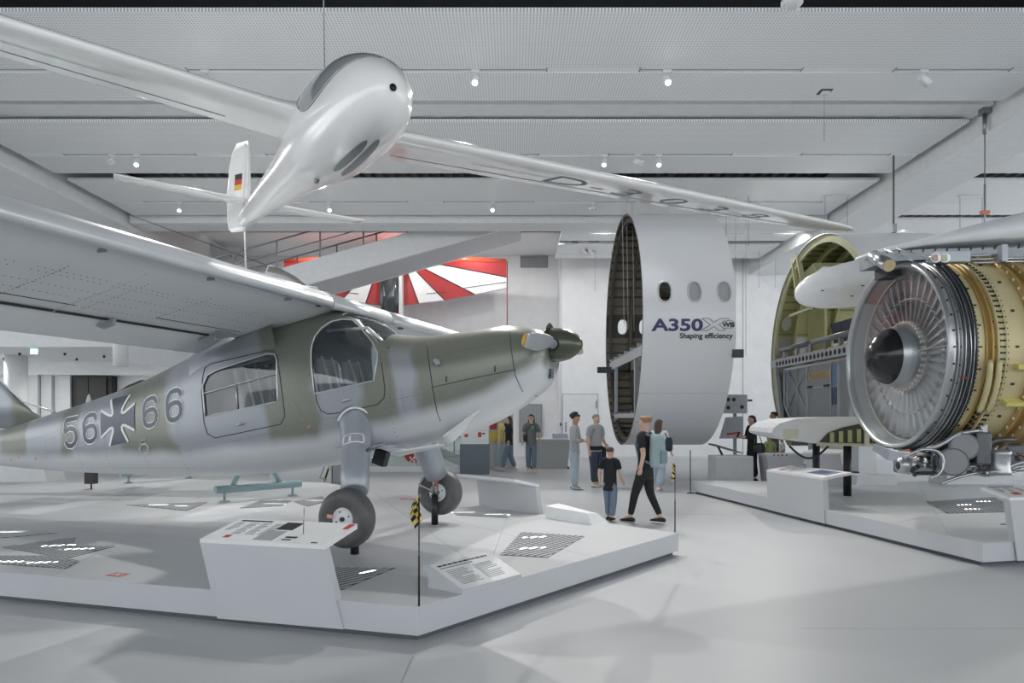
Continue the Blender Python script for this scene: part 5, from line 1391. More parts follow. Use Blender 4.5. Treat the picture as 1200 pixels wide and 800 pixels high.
MB().bb(-.012, .0, -.85, -.6, .5, .9).build('side_label', mat('label_dark', (70, 80, 110), .5), co_)
for y in (.55, -.35): MB().box((-.03, y, .95), (.05, .2, .05)).build('latch', BLACK, co_)
MB().bar((-.01, .7, .93), (-.01, -.5, .93), .03, .03).build('hinge_bar', CFR, co_)
lettering('container_letters', 'Lufthansa', lambda a, b: (-.006, .69 - a, 1.14 + b), mat('letter_yellow', (226, 176, 60), .5), co_, size=.31, offset=.003)
MB().bb(.3, .7, -1.2, 1.4, -1.4, .02).build('stand', WHITE, co_)
# ------------------------------------------------------------------ jet engine (axis along x)
EX, EY, EZ, ER = 4.90, 8.83, 2.40, 1.17
eng = empty('jet_engine', (EX, EY, EZ), 0, 'large turbofan jet engine with stripped yellow fan case and black spinner', 'jet engine')
ALU = mat('engine_alu', (176, 179, 182), .3, .7, var=.06, scale=5); GUN = mat('engine_dark', (96, 99, 103), .4, .6, var=.12, scale=8)
GOLD = mat('engine_gold', (178, 150, 92), .4, .3, var=.08, scale=4); GOLDL = mat('engine_pale_gold', (204, 193, 150), .45, .2, var=.06, scale=4)
PIPEM = mat('engine_pipe', (188, 191, 194), .25, .8, var=.05)
def er(prof, name, m, par=eng, n=96): return MB().lathe([(r, t_) for r, t_ in prof], (0, 0, 0), 'x', n).build(name, m, par)
# inlet ring: lip, inner liner
er([(ER - .045, .03), (ER - .035, .0), (ER, -.01), (ER + .02, .01), (ER + .025, .08), (ER - .01, .1)], 'inlet_lip', ALU)
er([(ER - .045, .03), (ER - .085, .20), (ER - .10, .34), (ER - .11, .62)], 'inlet_liner', mat('liner_grey', (160, 163, 166), .4, .3))
MB().lathe([(ER - .085, .205), (ER - .09, .205), (ER - .093, .225), (ER - .088, .225)], (0, 0, 0), 'x', 96).build('liner_seal', mat('seal_cream', (206, 202, 182), .5), eng)
MB().lathe([(ER - .056, .05), (ER - .09, .20), (ER - .095, .33)], (0, 0, 0), 'x', 24, False, PI / 2 - .75, PI / 2 + .12).build('liner_patch', mat('liner_brown', (84, 70, 70), .4), eng)
# outer case rings, front to back
er([(ER - .01, .1), (ER + .0, .1), (ER + .025, .1), (ER + .025, .115), (ER + .005, .115), (ER + .005, .14)], 'front_case', ALU)
x = .14
for i in range(6):
    er([(ER + .005, x), (ER + .03, x), (ER + .03, x + .009), (ER + .005, x + .009), (ER + .005, x + .024)], 'case_rib', GUN if i % 2 else ALU); x += .024
er([(ER + .005, x), (ER + .05, x), (ER + .05, x + .016), (ER + .01, x + .016)], 'bolt_flange', GUN); xf1 = x
er([(ER + .01, x + .016), (ER + .012, x + .12)], 'fan_case', GOLDL); x += .12
er([(ER + .012, x), (ER + .035, x), (ER + .035, x + .012), (ER + .015, x + .012), (ER + .015, x + .06)], 'case_flange', GOLD); x += .06
er([(ER + .015, x), (ER + .05, x), (ER + .05, x + .016), (ER + .02, x + .016), (ER + .02, x + .06)], 'case_flange', GOLD); x += .06
er([(ER + .02, x), (ER + .055, x), (ER + .055, x + .014), (ER + .03, x + .014), (ER + .03, x + .09), (ER + .055, x + .09), (ER + .055, x + .104), (ER + .03, x + .104)], 'bolt_flange', GOLDL); xf2 = x; x += .104
er([(ER + .03, x), (ER + .03, x + .26)], 'fan_case', GOLDL); x += .26
er([(ER + .03, x), (ER + .10, x), (ER + .10, x + .025), (ER + .035, x + .025), (ER + .035, x + .15)], 'stiffener_ring', GOLD); xs1 = x; x += .15
er([(ER + .035, x), (ER + .10, x), (ER + .10, x + .025), (ER + .035, x + .025), (ER + .035, x + .3)], 'stiffener_ring', GOLD); xs2 = x; x += .3
er([(ER + .035, x), (ER + .06, x), (ER + .06, x + .03), (ER + .03, x + .03), (ER - .05, x + .5), (ER - .2, x + 1.0), (ER - .4, x + 1.0)], 'aft_case', GOLDL)
xe = x
er([(ER - .42, x + .9), (.7, x + 1.3), (.55, x + 1.9), (.5, x + 2.0)], 'core_case', GUN)
# bolts round the flanges (too small to pick apart)
def bolts(xc, r, n, sz, m, name, dx=.02):
    mb = MB()
    for i in range(n):
        a = 2 * PI * i / n
        if math.cos(a) > .35: continue                        # the side turned away is left out
        mb.box((xc, r * math.cos(a), r * math.sin(a)), (dx, sz, sz), Euler((a, 0, 0)).to_matrix())
    o = mb.build(name, m, eng); o['kind'] = 'stuff'; return o
bolts(xf1 + .026, ER + .03, 150, .02, BLACK, 'flange_bolts', .014)
bolts(xf2 + .026, ER + .04, 110, .018, BLACK, 'flange_bolts', .014); bolts(xf2 + .055, ER + .034, 110, .018, BLACK, 'flange_bolts', .014); bolts(xf2 + .08, ER + .04, 110, .018, BLACK, 'flange_bolts', .014); bolts(xf2 + .116, ER + .036, 110, .018, BLACK, 'flange_bolts', .014)
bolts(.05, ER + .024, 40, .02, DARK, 'case_bolts', .02); bolts(.128, ER + .008, 36, .016, DARK, 'case_bolts', .014)
bolts(xf1 + .07, ER + .014, 30, .016, BLACK, 'case_bolts', .024); bolts(xf2 - .03, ER + .022, 26, .018, BLACK, 'case_bolts', .026); bolts(xf2 + .22, ER + .034, 18, .024, DARK, 'case_bolts', .03)
bolts(xs1 - .006, ER + .075, 54, .03, mat('hole_pale', (230, 226, 208), .5), 'ring_holes', .006); bolts(xs2 - .006, ER + .075, 54, .03, mat('hole_pale', (230, 226, 208), .5), 'ring_holes', .006)
# wiring harness and pipes on the dark band
for i in range(9):
    r = ER + .045 + .01 * (i % 3); xx = .15 + i * .016
    pts = [(xx + .006 * math.sin(a * 7 + i), r * math.cos(a), r * math.sin(a)) for a in np.linspace(PI * (.62 + .02 * (i % 3)), PI * 1.42, 40)]
    MB().tube(pts, .007, 6).build('harness_pipe', (GUN, PIPEM, DARK)[i % 3], eng)
# pads and access plates on the yellow case
for a, dx0 in ((PI - .12 + .3, xf2 + .28), (PI + .52, xf2 + .26)):
    MB().box((dx0, (ER + .05) * math.cos(a), (ER + .05) * math.sin(a)), (.2, .05, .16), Euler((a - PI / 2, 0, 0)).to_matrix()).build('case_pad', mat('pad_yellow', (214, 204, 120), .5), eng)
MB().box((.16, (ER + .05) * math.cos(PI + .28), (ER + .06) * math.sin(PI + .28)), (.04, .012, .09), Euler((PI + .28 - PI / 2, 0, 0)).to_matrix()).build('red_label', RED, eng)
# slotted bracket arms on the lower flank
for dx0, m in ((xf2 - .12, GOLDL), (xf2 - .02, GOLDL)):
    pts = [(dx0 + .03 * math.sin((a - 3.2) * 3), (ER + .09) * math.cos(a), (ER + .09) * math.sin(a)) for a in np.linspace(PI + .12, PI + .62, 12)]
    MB().tube(pts, [.02] + [.032] * 10 + [.02], 8).build('bracket_arm', m, eng)
for i in range(6):
    a = PI + .66 + i * .06
    MB().tube([(xf2 - .06, (ER + .02) * math.cos(a), (ER + .02) * math.sin(a)), (xf2 - .06, (ER + .06) * math.cos(a), (ER + .06) * math.sin(a))], .022, 10).build('case_hole', BLACK, eng)
# fan: blades share one mesh
fan = empty('fan', (.26, 0, 0)); fan.parent = eng
FB = mat('fan_blade', (196, 198, 201), .32, .5, var=.1, scale=4, stretch=(3, 1, 1))
nb = 38; rows = []
for r, tw, ch_ in ((.40, .75, .15), (.55, .92, .18), (.72, 1.05, .21), (.9, 1.15, .235), (1.045, 1.22, .25)):
    c_, s_ = math.cos(tw), math.sin(tw)
    rows.append([(c_ * q * ch_ + t_ * s_, r * 0 + (s_ * q * ch_ - t_ * c_), r) for q, t_ in ((-.5, 0), (-.2, .008), (.2, .008), (.5, 0), (.2, -.008), (-.2, -.008))])
b0 = MB().loft(rows).build('fan_blade', FB, fan); b0.rotation_euler = (0, 0, 0)
snub = MB().box((0, 0, .74), (.1, .14, .012), (0, 0, .6)).build('snubber', ALU, b0)
for i in range(1, nb):
    c = b0.copy(); COL.objects.link(c); c.parent = fan; c.rotation_euler = (2 * PI * i / nb, 0, 0)
    d = snub.copy(); COL.objects.link(d); d.parent = c
MB().lathe([(0, .18), (ER - .1, .18)], (0, 0, 0), 'x', 64).build('stator_back', mat('stator_dark', (74, 77, 80), .5, .3), fan)
MB().lathe([(.44, .14), (.44, -.06), (.43, -.11), (.37, -.28), (.36, -.30)], (0, 0, 0), 'x', 64).build('spinner_cone', ALU, fan)
MB().lathe([(.362, -.30), (.335, -.37), (.27, -.45), (.18, -.52), (.08, -.555), (0, -.56)], (0, 0, 0), 'x', 64).build('spinner_cap', mat('spinner_black', (34, 35, 37), .18, .1), fan)
for i in range(nb):
    a = 2 * PI * i / nb
    MB().box((-.10, .43 * math.cos(a), .43 * math.sin(a)), (.05, .05, .035), Euler((a, 0, 0)).to_matrix()).build('platform_tooth', mat('tooth_cream', (226, 220, 204), .5), fan)
# clear cover over the inlet
mb = MB().lathe([(.40, .045), (ER - .05, .045)], (0, 0, 0), 'x', 64); mb.build('inlet_cover', glass('cover_clear', (240, 243, 244), .05, .1, .22), eng)
MB().tube([(.04, -ER + .06, .03), (.04, -.45, .026)], .003, 4).build('cover_glint', mat('line_white', (226, 228, 230), .5), eng)  # white line painted as the reflection across the clear cover
# accessory gearbox with pipes below the case
acc = empty('accessory_gearbox', (0, 0, 0)); acc.parent = eng
def cyl(a, b, r, name, m=PIPEM, n=20): return MB().tube([a, a, b, b] if False else [a, b], r, n).build(name, m, acc)
def lp(px, py, Y): q = at(px, py, Y); return Vector((q.x - EX, q.y - EY, q.z - EZ))
YB = 8.25
MB().box(lp(1100, 545, 8.7), (.9, .5, .22)).build('gearbox', GUN, acc, .03)
MB().box(lp(1170, 535, 8.6), (.9, .5, .34)).build('gearbox', GUN, acc, .03)
a = lp(1062, 545, YB); 
MB().lathe([(.0, -.10), (.085, -.10), (.1, -.06), (.1, 0), (.08, .03), (.11, .05), (.11, .12), (.07, .16), (.07, .3)], tuple(a), 'x', 24).build('starter', ALU, acc)
MB().lathe([(.0, -.101), (.05, -.102), (.055, -.09)], tuple(a), 'x', 20).build('starter_bore', BLACK, acc)
for px, py, r, m in ((1117, 541, .155, GUN), (1130, 523, .15, GUN)):
    c_ = lp(px, py, 7.95); ax_ = Vector((.35, 1, -.1)).normalized()
    g = MB().tube([c_, c_ + ax_ * .3], r, 28).build('generator', GUN, acc); MB().tube([c_ - ax_ * .012, c_ + ax_ * .01], r * .93, 28).build('end_cap', mat('cap_matt', (136, 139, 143), .55, .3), g); MB().tube([c_ + ax_ * .0, c_ + ax_ * .04], r * 1.06, 28).build('clamp_band', GUN, g)
c_ = lp(1172, 540, 8.0); MB().lathe([(0, -.17), (.11, -.16), (.115, -.12), (.105, -.1), (.105, .06), (.115, .08), (.115, .12), (0, .14)], tuple(c_), 'z', 24).build('oil_filter', ALU, acc)
MB().box(lp(1147, 525, 8.05), (.18, .2, .38)).build('fuel_control', GUN, acc, .02)
MB().box(lp(1150, 490 + 22, 8.05), (.08, .1, .34)).build('mount_link', PIPEM, acc)
tubes = [([(1060, 536), (1075, 527), (1090, 526), (1103, 530), (1107, 545), (1100, 556), (1092, 560)], .018), ([(1085, 527), (1105, 520), (1118, 510), (1132, 506), (1150, 504)], .028), ([(1152, 542), (1156, 528), (1160, 518), (1172, 515), (1190, 515)], .026), ([(1148, 545), (1158, 536), (1168, 522)], .02), ([(1160, 553), (1175, 552), (1185, 545), (1200, 541), (1215, 538)], .024), ([(1092, 545), (1092, 530), (1098, 530), (1098, 545)], .012), ([(1105, 566), (1118, 560), (1135, 556), (1150, 552)], .02), ([(1140, 550), (1150, 558), (1165, 556), (1190, 552)], .016), ([(1180, 525), (1188, 535), (1195, 530), (1205, 540)], .014), ([(1185, 550), (1195, 545), (1210, 548)], .018), ([(1064, 532), (1090, 533)], .014), ([(1075, 540), (1082, 548), (1090, 541)], .02)]
for i, (pp, r) in enumerate(tubes):
    P = [lp(px, py, 7.95 + .05 * (i % 4)) for px, py in pp]
    # round the corners
    Q = [P[0]]
    for j in range(1, len(P) - 1): Q += [P[j] + (P[j - 1] - P[j]) * .3, P[j] + (P[j + 1] - P[j]) * .3]
    Q.append(P[-1]); MB().tube(Q, r, 10).build('oil_pipe', (PIPEM, ALU, GUN)[i % 3], acc)
rr = random.Random(11)
for i in range(26):
    px, py = rr.uniform(1062, 1205), rr.uniform(528, 553); c_ = lp(px, py, rr.uniform(8.1, 8.5)); d_ = Vector((rr.uniform(-1, 1), rr.uniform(-1, .2), rr.uniform(-1, 1))).normalized()
    MB().tube([c_, c_ + d_ * rr.uniform(.05, .14)], rr.uniform(.02, .05), 10).build('fitting', (PIPEM, GUN, ALU, DARK)[i % 4], acc)
for px, py in ((1070, 532), (1194, 536), (1062, 528)): MB().tube([lp(px, py, 7.98), lp(px + 4, py - 1, 7.98)], .015, 8).build('orange_cap', mat('cap_orange', (206, 112, 80), .5), acc)
MB().loft([[lp(1022, 527, 8.6), lp(1024, 520, 8.6), lp(1026, 520, 9.1), lp(1023, 527, 9.1)], [lp(1040, 539, 8.4), lp(1044, 528, 8.4), lp(1046, 528, 9.1), lp(1041, 539, 9.1)], [lp(1062, 541, 8.3), lp(1064, 531, 8.3), lp(1066, 531, 9.1), lp(1063, 541, 9.1)]], True, True, False).build('chin_fairing', PGREY, acc)
# --- pylon above the engine
pyl = empty('engine_pylon', (EX, EY, 0), 0, 'light grey engine pylon with bare lower edge above the engine', 'pylon')
def pl(px, py, Y): q = at(px, py, Y); return Vector((q.x - EX, q.y - EY, q.z))
PYL = mat('pylon_grey', (224, 228, 232), .4, 0, var=.03)
secs = []
for px, yt, yb, hw in ((1004, 302, 304, .03), (1020, 296, 300, .12), (1040, 290, 297, .22), (1065, 284, 294, .30), (1100, 275, 292, .38), (1150, 262, 289, .44), (1200, 250, 287, .48), (1330, 222, 287, .5)):
    t_, b_ = pl(px, yt, 8.9), pl(px, yb, 8.9)
    secs.append([(t_.x, -hw + .1, b_.z), (t_.x, -hw + .1, b_.z + (t_.z - b_.z) * .55), (t_.x, -hw * .5 + .1, t_.z - .01), (t_.x, 0.1, t_.z + .01), (t_.x, hw * .5 + .1, t_.z - .01), (t_.x, hw + .1, b_.z + (t_.z - b_.z) * .55), (t_.x, hw + .1, b_.z)])
MB().loft(secs, True, True, True).build('fairing', PYL, pyl)
a0, a1 = pl(1035, 299, 8.55), pl(1330, 291, 8.55)
MB().loft([[(x, -.28, z + .03), (x, -.28, z - .1), (x, .3, z - .1), (x, .3, z + .03)] for x, z in ((a0.x, a0.z + .02), (pl(1100, 0, 8.55).x, pl(0, 294, 8.55).z), (a1.x, a1.z))], True, True, False).build('bare_edge', mat('edge_steel', (136, 141, 147), .4, .5), pyl)
for i in range(14):
    px = 1040 + i * 14; q = pl(px, 297 - i * .5, 8.25); MB().box(q + Vector((0, -.0, .03)), (.012, .02, .05), (.3, 0, 0)).build('rib_bolt', DARK, pyl)
MB().bb(a0.x + .2, 2.6, .0, .3, a0.z - .2, a0.z - .06).build('dark_bay', mat('bay_dark', (58, 60, 63), .6), pyl)
for px, m in ((1097, 'a'), (1108, 'b')):
    q = pl(px, 302, 8.0); MB().tube([q, q + Vector((.03, .16, 0))], .055, 20).build('gauge', ALU, pyl); MB().tube([q + Vector((0, -.004, 0)), q + Vector((0, .004, 0))], .045, 20).build('gauge_face', mat('gauge_' + m, (186, 150, 140) if m == 'a' else (186, 190, 150), .4), pyl)
MB().box(pl(1112, 302, 8.1), (.42, .14, .12)).build('gauge_box', PGREY, pyl)
for px0, px1, py in ((1133, 1180, 300), (1130, 1200, 304), (1140, 1200, 308)): MB().tube([pl(px0, py, 8.15), pl(px1, py - 2, 8.15)], .014, 8).build('hydraulic_pipe', PIPEM, pyl)
MB().box(pl(1175, 297, 8.1), (.07, .08, .2)).build('hanger_fitting', PGREY, pyl)
q = pl(1042, 311, 8.05); q2 = pl(1024, 300, 8.5)
MB().tube([q, q + (q2 - q) * .6, q2], .075, 18).build('duct_stub', PIPEM, pyl); MB().tube([q + (q - q2) * .02, q + (q2 - q) * .02], .068, 18).build('duct_plug', mat('plug_wood', (190, 170, 130), .6), pyl)
MB().tube([pl(1037, 292, 8.2), pl(1070, 306, 7.9)], .01, 6).build('stay_wire', PIPEM, pyl); MB().tube([pl(1050, 291, 8.2), pl(1085, 301, 7.95)], .008, 6).build('stay_wire', PIPEM, pyl)
# suspension rods
q = pl(1330, 291, 8.55)
MB().bb(9.25 - EX, 9.45 - EX, .1, 13.6 - EY, 3.82, 4.0).build('aft_beam', PGREY, pyl)
MB().bb(2.5, 9.45 - EX, .05, .25, 3.84, 3.98).build('aft_beam', PGREY, pyl)
o = empty('suspension_rod', (9.35, 13.5, 4.0), 0, 'thin steel suspension rod with orange joint above the pylon', 'suspension rod', 'suspension rods')
z1 = 7.72 - 4.0; zj = at(0, 249, 13.5).z - 4.0
MB().tube([(0, 0, 0), (0, 0, zj + .55), (0, 0, zj + .57), (0, 0, z1)], [.02, .02, .011, .011], 8).build('rod', STEEL, o)
MB().box((0, 0, zj), (.16, .07, .07)).build('joint', mat('joint_orange', (206, 120, 90), .5), o); MB().tube([(0, 0, z1 - .5), (0, 0, z1 - .12)], .04, 10).build('shackle', STEEL, o); MB().bb(-.08, .08, -.08, .08, z1 - .12, z1).build('anchor', STEEL, o)
o = empty('suspension_rod', (8.72, 15.6, 5.84), 0, 'dark suspension rod above the front of the pylon', 'suspension rod', 'suspension rods')
MB().tube([(0, 0, 0), (0, 0, PZ - 5.84)], .02, 8).build('rod', mat('rod_bronze', (92, 88, 80), .5), o); MB().bb(-.05, .05, -.05, .05, 0, .2).build('clamp', STEEL, o)
# --- white fairing body behind the inlet
tk = empty('flap_fairing', at(985, 335, 10.6), 0, 'white torpedo shaped fairing pointing left behind the engine inlet', 'fairing')
d_ = Vector((1, 0, .17)).normalized(); rows = []
for s_, r in ((-.72, .02), (-.70, .08), (-.64, .16), (-.52, .23), (-.3, .30), (0, .345), (.4, .37), (.9, .38), (1.6, .34), (2.4, .22), (2.8, .05)):
    c_ = d_ * s_; rows.append([(c_.x, r * .8 * math.cos(2 * PI * k / 28), c_.z + r * math.sin(2 * PI * k / 28)) for k in range(28)])
MB().loft(rows).build('shell', mat('fairing_white', (232, 234, 236), .3, coat=.2), tk)
for x, z in ((.2, -.05), (.05, -.2), (-.4, -.12)): MB().box((x, -.29 + .05 * abs(z) * 4, z), (.04, .012, .015)).build('screw_mark', DARK, tk)
MB().bar((1.5, 0, .3), (1.5, -1.35, .28), .08, .08).build('mount_bar', PGREY, tk)
# --- cut wing leading edge on two black posts
wl_ = empty('wing_piece', (5.9, 12.0, 0), 0, 'white cut-open wing leading edge piece resting on two black posts', 'wing section')
zt_, zb_ = 1.60, 1.14
prof = [(.0, 1.36), (.03, 1.44), (.14, 1.52), (.4, 1.59), (.9, 1.62), (1.6, 1.63), (3.0, 1.58)]
lo = [(3.0, 1.15), (1.6, 1.12), (.9, 1.16), (.4, 1.22), (.14, 1.28), (.03, 1.32)]
out = [(x - 1.54, z) for x, z in prof + lo]
MB().loft([[(x, -.55, z) for x, z in out], [(x, -.3, z) for x, z in out], [(x + .25, 1.3, z) for x, z in out]], True, True, False).build('skin', mat('piece_white', (220, 222, 223), .35, .1), wl_)
MB().prism([(-.75 + .0, 1.2), (-.6, 1.36), (-.35, 1.45), (-.1, 1.5), (.0, 1.5), (.0, 1.18)], 'y', -.575, -.55).build('cut_opening', mat('cut_dark', (60, 62, 50), .6), wl_)
MB().bb(.06, 1.2, -.575, -.55, 1.18, 1.5).build('cut_opening', mat('cut_dark', (60, 62, 50), .6), wl_)
for x in (-.55, -.4, -.25, -.1): MB().bb(x - .035, x + .035, -.59, -.56, 1.2, 1.36 + .12 * (x + .6)).build('inner_rib', PRI, wl_)
for x in (.03,): MB().bb(x - .04, x + .04, -.6, -.555, 1.14, 1.54).build('spar_edge', mat('spar_cream', (214, 212, 190), .5), wl_)
for k in range(6):
    a, b = (.12 + k * .18, 1.2), (.30 + k * .18, 1.48)
    if k % 2: a, b = (a[0], b[1]), (b[0], a[1])
    MB().tube([(a[0], -.585, a[1]), (b[0], -.585, b[1])], .014, 6).build('truss_bar', PRD, wl_)
MB().bb(.06, 1.3, -.59, -.55, 1.5, 1.53).build('flange', PRI, wl_); MB().bb(-.8, 1.3, -.59, -.55, 1.14, 1.18).build('flange', PRL, wl_)
MB().tube([(.1, -.6, 1.42), (.22, -.6, 1.42)], .05, 12).build('actuator', PYL, wl_)
MB().bb(-1.35, -1.1, -.565, -.55, 1.26, 1.42).build('hatch', mat('hatch_pale', (196, 200, 180), .5), wl_)
MB().loft([[(.9, -.5, 1.16), (1.6, -.5, 1.16), (1.6, .6, 1.16), (.9, .6, 1.16)], [(1.2, -.4, 1.0), (1.6, -.4, .98), (1.6, .5, .98), (1.2, .5, 1.0)]], True, True, False).build('root_block', PRI, wl_)
for px, py in ((993, 581), (956.5, 572)):
    q = atz(px, py, SH); MB().tube([(q.x - 5.9, q.y - 12.0, SH + .006), (q.x - 5.9, q.y - 12.0, 1.15)], .066, 24).build('post', BLACK, wl_)
MB().tube([(-.9 + .7 * k / 10, .3, 1.1 - .22 * math.sin(k / 10 * PI)) for k in range(11)], .02, 6).build('hose', DARK, wl_)
# ------------------------------------------------------------------ visitors
HAIR_B = mat('hair_black', (34, 31, 30), .6); HAIR_BR = mat('hair_brown', (84, 66, 54), .6); HAIR_G = mat('hair_grey', (150, 150, 150), .7); HAIR_BL = mat('hair_blond', (156, 124, 92), .6)
SKINS = [mat('skin_light', (214, 178, 158), .6), mat('skin_tan', (186, 142, 114), .6)]
EYE = mat('eye_dark', (40, 34, 32), .3)
def skin_obj(name, verts, edges, radii, m, parent, root=0, sub=2):
    me = bpy.data.meshes.new(name); me.from_pydata([tuple(v) for v in verts], edges, [])
    o = bpy.data.objects.new(name, me); COL.objects.link(o)
    k = o.modifiers.new('skin', 'SKIN'); k.use_smooth_shade = True
    sv = me.skin_vertices[0].data if me.skin_vertices else None
    for i, r in enumerate(radii):
        sv[i].radius = r if isinstance(r, tuple) else (r, r)
        sv[i].use_root = (i == root)
    s = o.modifiers.new('sub', 'SUBSURF'); s.levels = sub; s.render_levels = sub
    bake(o); o.data.materials.clear(); o.data.materials.append(m)
    for p in o.data.polygons: p.use_smooth = True
    o.parent = parent; return o
class Rig:
    def __init__(s): s.v = []; s.e = []; s.r = []
    def add(s, p, r, par=None):
        s.v.append(Vector(p)); s.r.append(r); i = len(s.v) - 1
        if par is not None: s.e.append((par, i))
        return i
    def scaled(s, H): return [v * H for v in s.v], s.e, [tuple(q * H for q in r) if isinstance(r, tuple) else r * H for r in s.r]
def lerp(a, b, t_): return Vector(a).lerp(Vector(b), t_)
def person(label, loc, rz, H, top, legs, shoes, hair, hairstyle='short', skin=0, pose=None, sleeves='short', wide=1.0, hem=.47, group=None):
    """pose: joint positions in body heights, x right, y forward, z up"""
    P = dict(knee_l=(-.055, .01, .28), ank_l=(-.06, -.01, .045), knee_r=(.055, .01, .28), ank_r=(.06, -.01, .045),
             elb_l=(-.15, -.02, .63), hand_l=(-.155, .02, .49), elb_r=(.15, -.02, .63), hand_r=(.155, .02, .49), lean=0.0, head=0.0)
    P.update(pose or {})
    o = empty('person', loc, rz, label, 'person', group)
    ln = P['lean']
    pel, wai, che, nk = Vector((0, 0, .525)), Vector((0, ln * .3, .61)), Vector((0, ln * .7, .73)), Vector((0, ln, .835))
    hd = Vector((0, ln + .012, .925))
    sm = SKINS[skin]
    R = Rig()
    a = R.add(pel, (.06 * wide, .044)); b = R.add(wai, (.058 * wide, .042), a); c = R.add(che, (.075 * wide, .05), b)
    n0 = R.add(lerp(che, nk, .75), (.05, .035), c); n = R.add(nk, .03, n0); j = R.add(nk + Vector((0, .012, .045)), (.036, .038), n); h_ = R.add(hd, (.044, .052), j); t_ = R.add(hd + Vector((0, -.006, .045)), (.036, .042), h_)
    R.add(hd + Vector((0, .062, -.012)), .008, h_)
    for s, k in ((-1, 'l'), (1, 'r')):
        R.add(hd + Vector((s * .05, -.005, -.008)), .007, h_)
        sh = R.add(Vector((s * .095 * wide, ln, .80)), .034, n0); el_ = R.add(P['elb_' + k], .024, sh); ha = Vector(P['hand_' + k]); wr = R.add(lerp(P['elb_' + k], ha, .86), .016, el_)
        d = (ha - Vector(P['elb_' + k])).normalized(); pm = R.add(ha + d * .012, (.018, .011), wr)
        sd = Vector((0, 1, 0)) if abs(d.y) < .8 else Vector((0, 0, 1)); sd = (sd - d * sd.dot(d)).normalized(); inn = d.cross(sd) * (s)
        for q, ln_ in ((-.016, .034), (-.005, .042), (.006, .045), (.016, .038)):
            f1 = R.add(ha + d * .03 + sd * q, .0055, pm); R.add(ha + d * (.03 + ln_) + sd * q * 1.1 + inn * .012, .0045, f1)
        th = R.add(ha + sd * .026 + d * .005, .006, wr); R.add(ha + sd * .032 + d * .03, .005, th)
        hp = R.add(Vector((s * .046 * wide, 0, .465)), .042, a); kn = R.add(P['knee_' + k], .036, hp); an = R.add(P['ank_' + k], .022, kn)
        R.add(Vector(P['ank_' + k]) + Vector((0, .07, -.025)), .018, an)
    skin_obj('body', *R.scaled(H), sm, o)
    for s in (-1, 1):
        e = MB().lathe([(0, -.006), (.006, 0), (0, .006)], (0, 0, 0), 'y', 8).build('eye', EYE, o); e.scale = (H, H, H); e.location = (hd + Vector((s * .02, .05, .004))) * H
    # top
    T = Rig(); w2 = wide * 1.12
    lo_ = T.add(Vector((0, 0, hem - .004)), (.09 * w2, .072)); lo = T.add(Vector((0, 0, hem + .016)), (.092 * w2, .074), lo_); b = T.add(wai, (.08 * w2, .064), lo); c = T.add(che, (.088 * w2, .066), b); u = T.add(lerp(che, nk, .8), (.055, .045), c)
    for s, k in ((-1, 'l'), (1, 'r')):
        sh = T.add(Vector((s * .095 * wide, ln, .80)), .045, u)
        if sleeves == 'long': el_ = T.add(P['elb_' + k], .034, sh); T.add(lerp(P['elb_' + k], P['hand_' + k], .85), .025, el_)
        elif sleeves == 'short': T.add(lerp((s * .1, ln, .79), P['elb_' + k], .75), .042, sh)
        else: T.add(lerp((s * .1, ln, .79), P['elb_' + k], .2), .034, sh)
    skin_obj('top', *T.scaled(H), top, o)
    # trousers
    T = Rig(); a0_ = T.add((0, ln * .2, .585), (.072 * wide, .056)); a = T.add((0, 0, .525), (.084 * wide, .064), a0_)
    fl_ = {'jeans': (.05, .042), 'wide': (.055, .06), 'tight': (.042, .028)}[legs[1]]
    for s, k in ((-1, 'l'), (1, 'r')):
        hp = T.add(lerp((s * .046 * wide, 0, .465), P['knee_' + k], .06), .06 * wide ** .5, a); kn = T.add(P['knee_' + k], fl_[0], hp); T.add(lerp(P['knee_' + k], P['ank_' + k], .95), fl_[1], kn)
    skin_obj('trousers', *T.scaled(H), legs[0], o)
    # shoes
    for k in 'lr':
        A = Vector(P['ank_' + k]); rows = []
        for y, w_, h2 in ((-.045, .018, .03), (-.03, .026, .042), (.01, .028, .045), (.05, .03, .032), (.085, .027, .024), (.105, .012, .014)):
            zb = A.z - .045; rows.append([((A.x + w_ * math.cos(q)) * H, (A.y + y) * H, (zb + h2 * max(0, .5 + .5 * math.sin(q)) ** .7) * H) for q in np.linspace(0, 2 * PI, 13)[:-1]])
        MB().loft(rows).build('shoe', shoes, o)
    # hair: cap over the skull, then the style
    rows = []
    for i in range(9):
        ph = PI * .02 + i / 8 * PI * .62; rr = math.sin(ph); zz = math.cos(ph)
        front = 0 if i < 5 else (i - 4) * .016
        rows.append([((.052 * rr * math.cos(q)) * H, (hd.y - .006 + .06 * rr * math.sin(q) - (front if math.sin(q) > 0 else 0) * max(0, math.sin(q))) * H, (hd.z + .018 + .046 * zz + (.0 if math.sin(q) < .3 else max(0, i - 5) * .006)) * H) for q in np.linspace(0, 2 * PI, 17)[:-1]])
    MB().loft(rows).build('hair', hair, o)
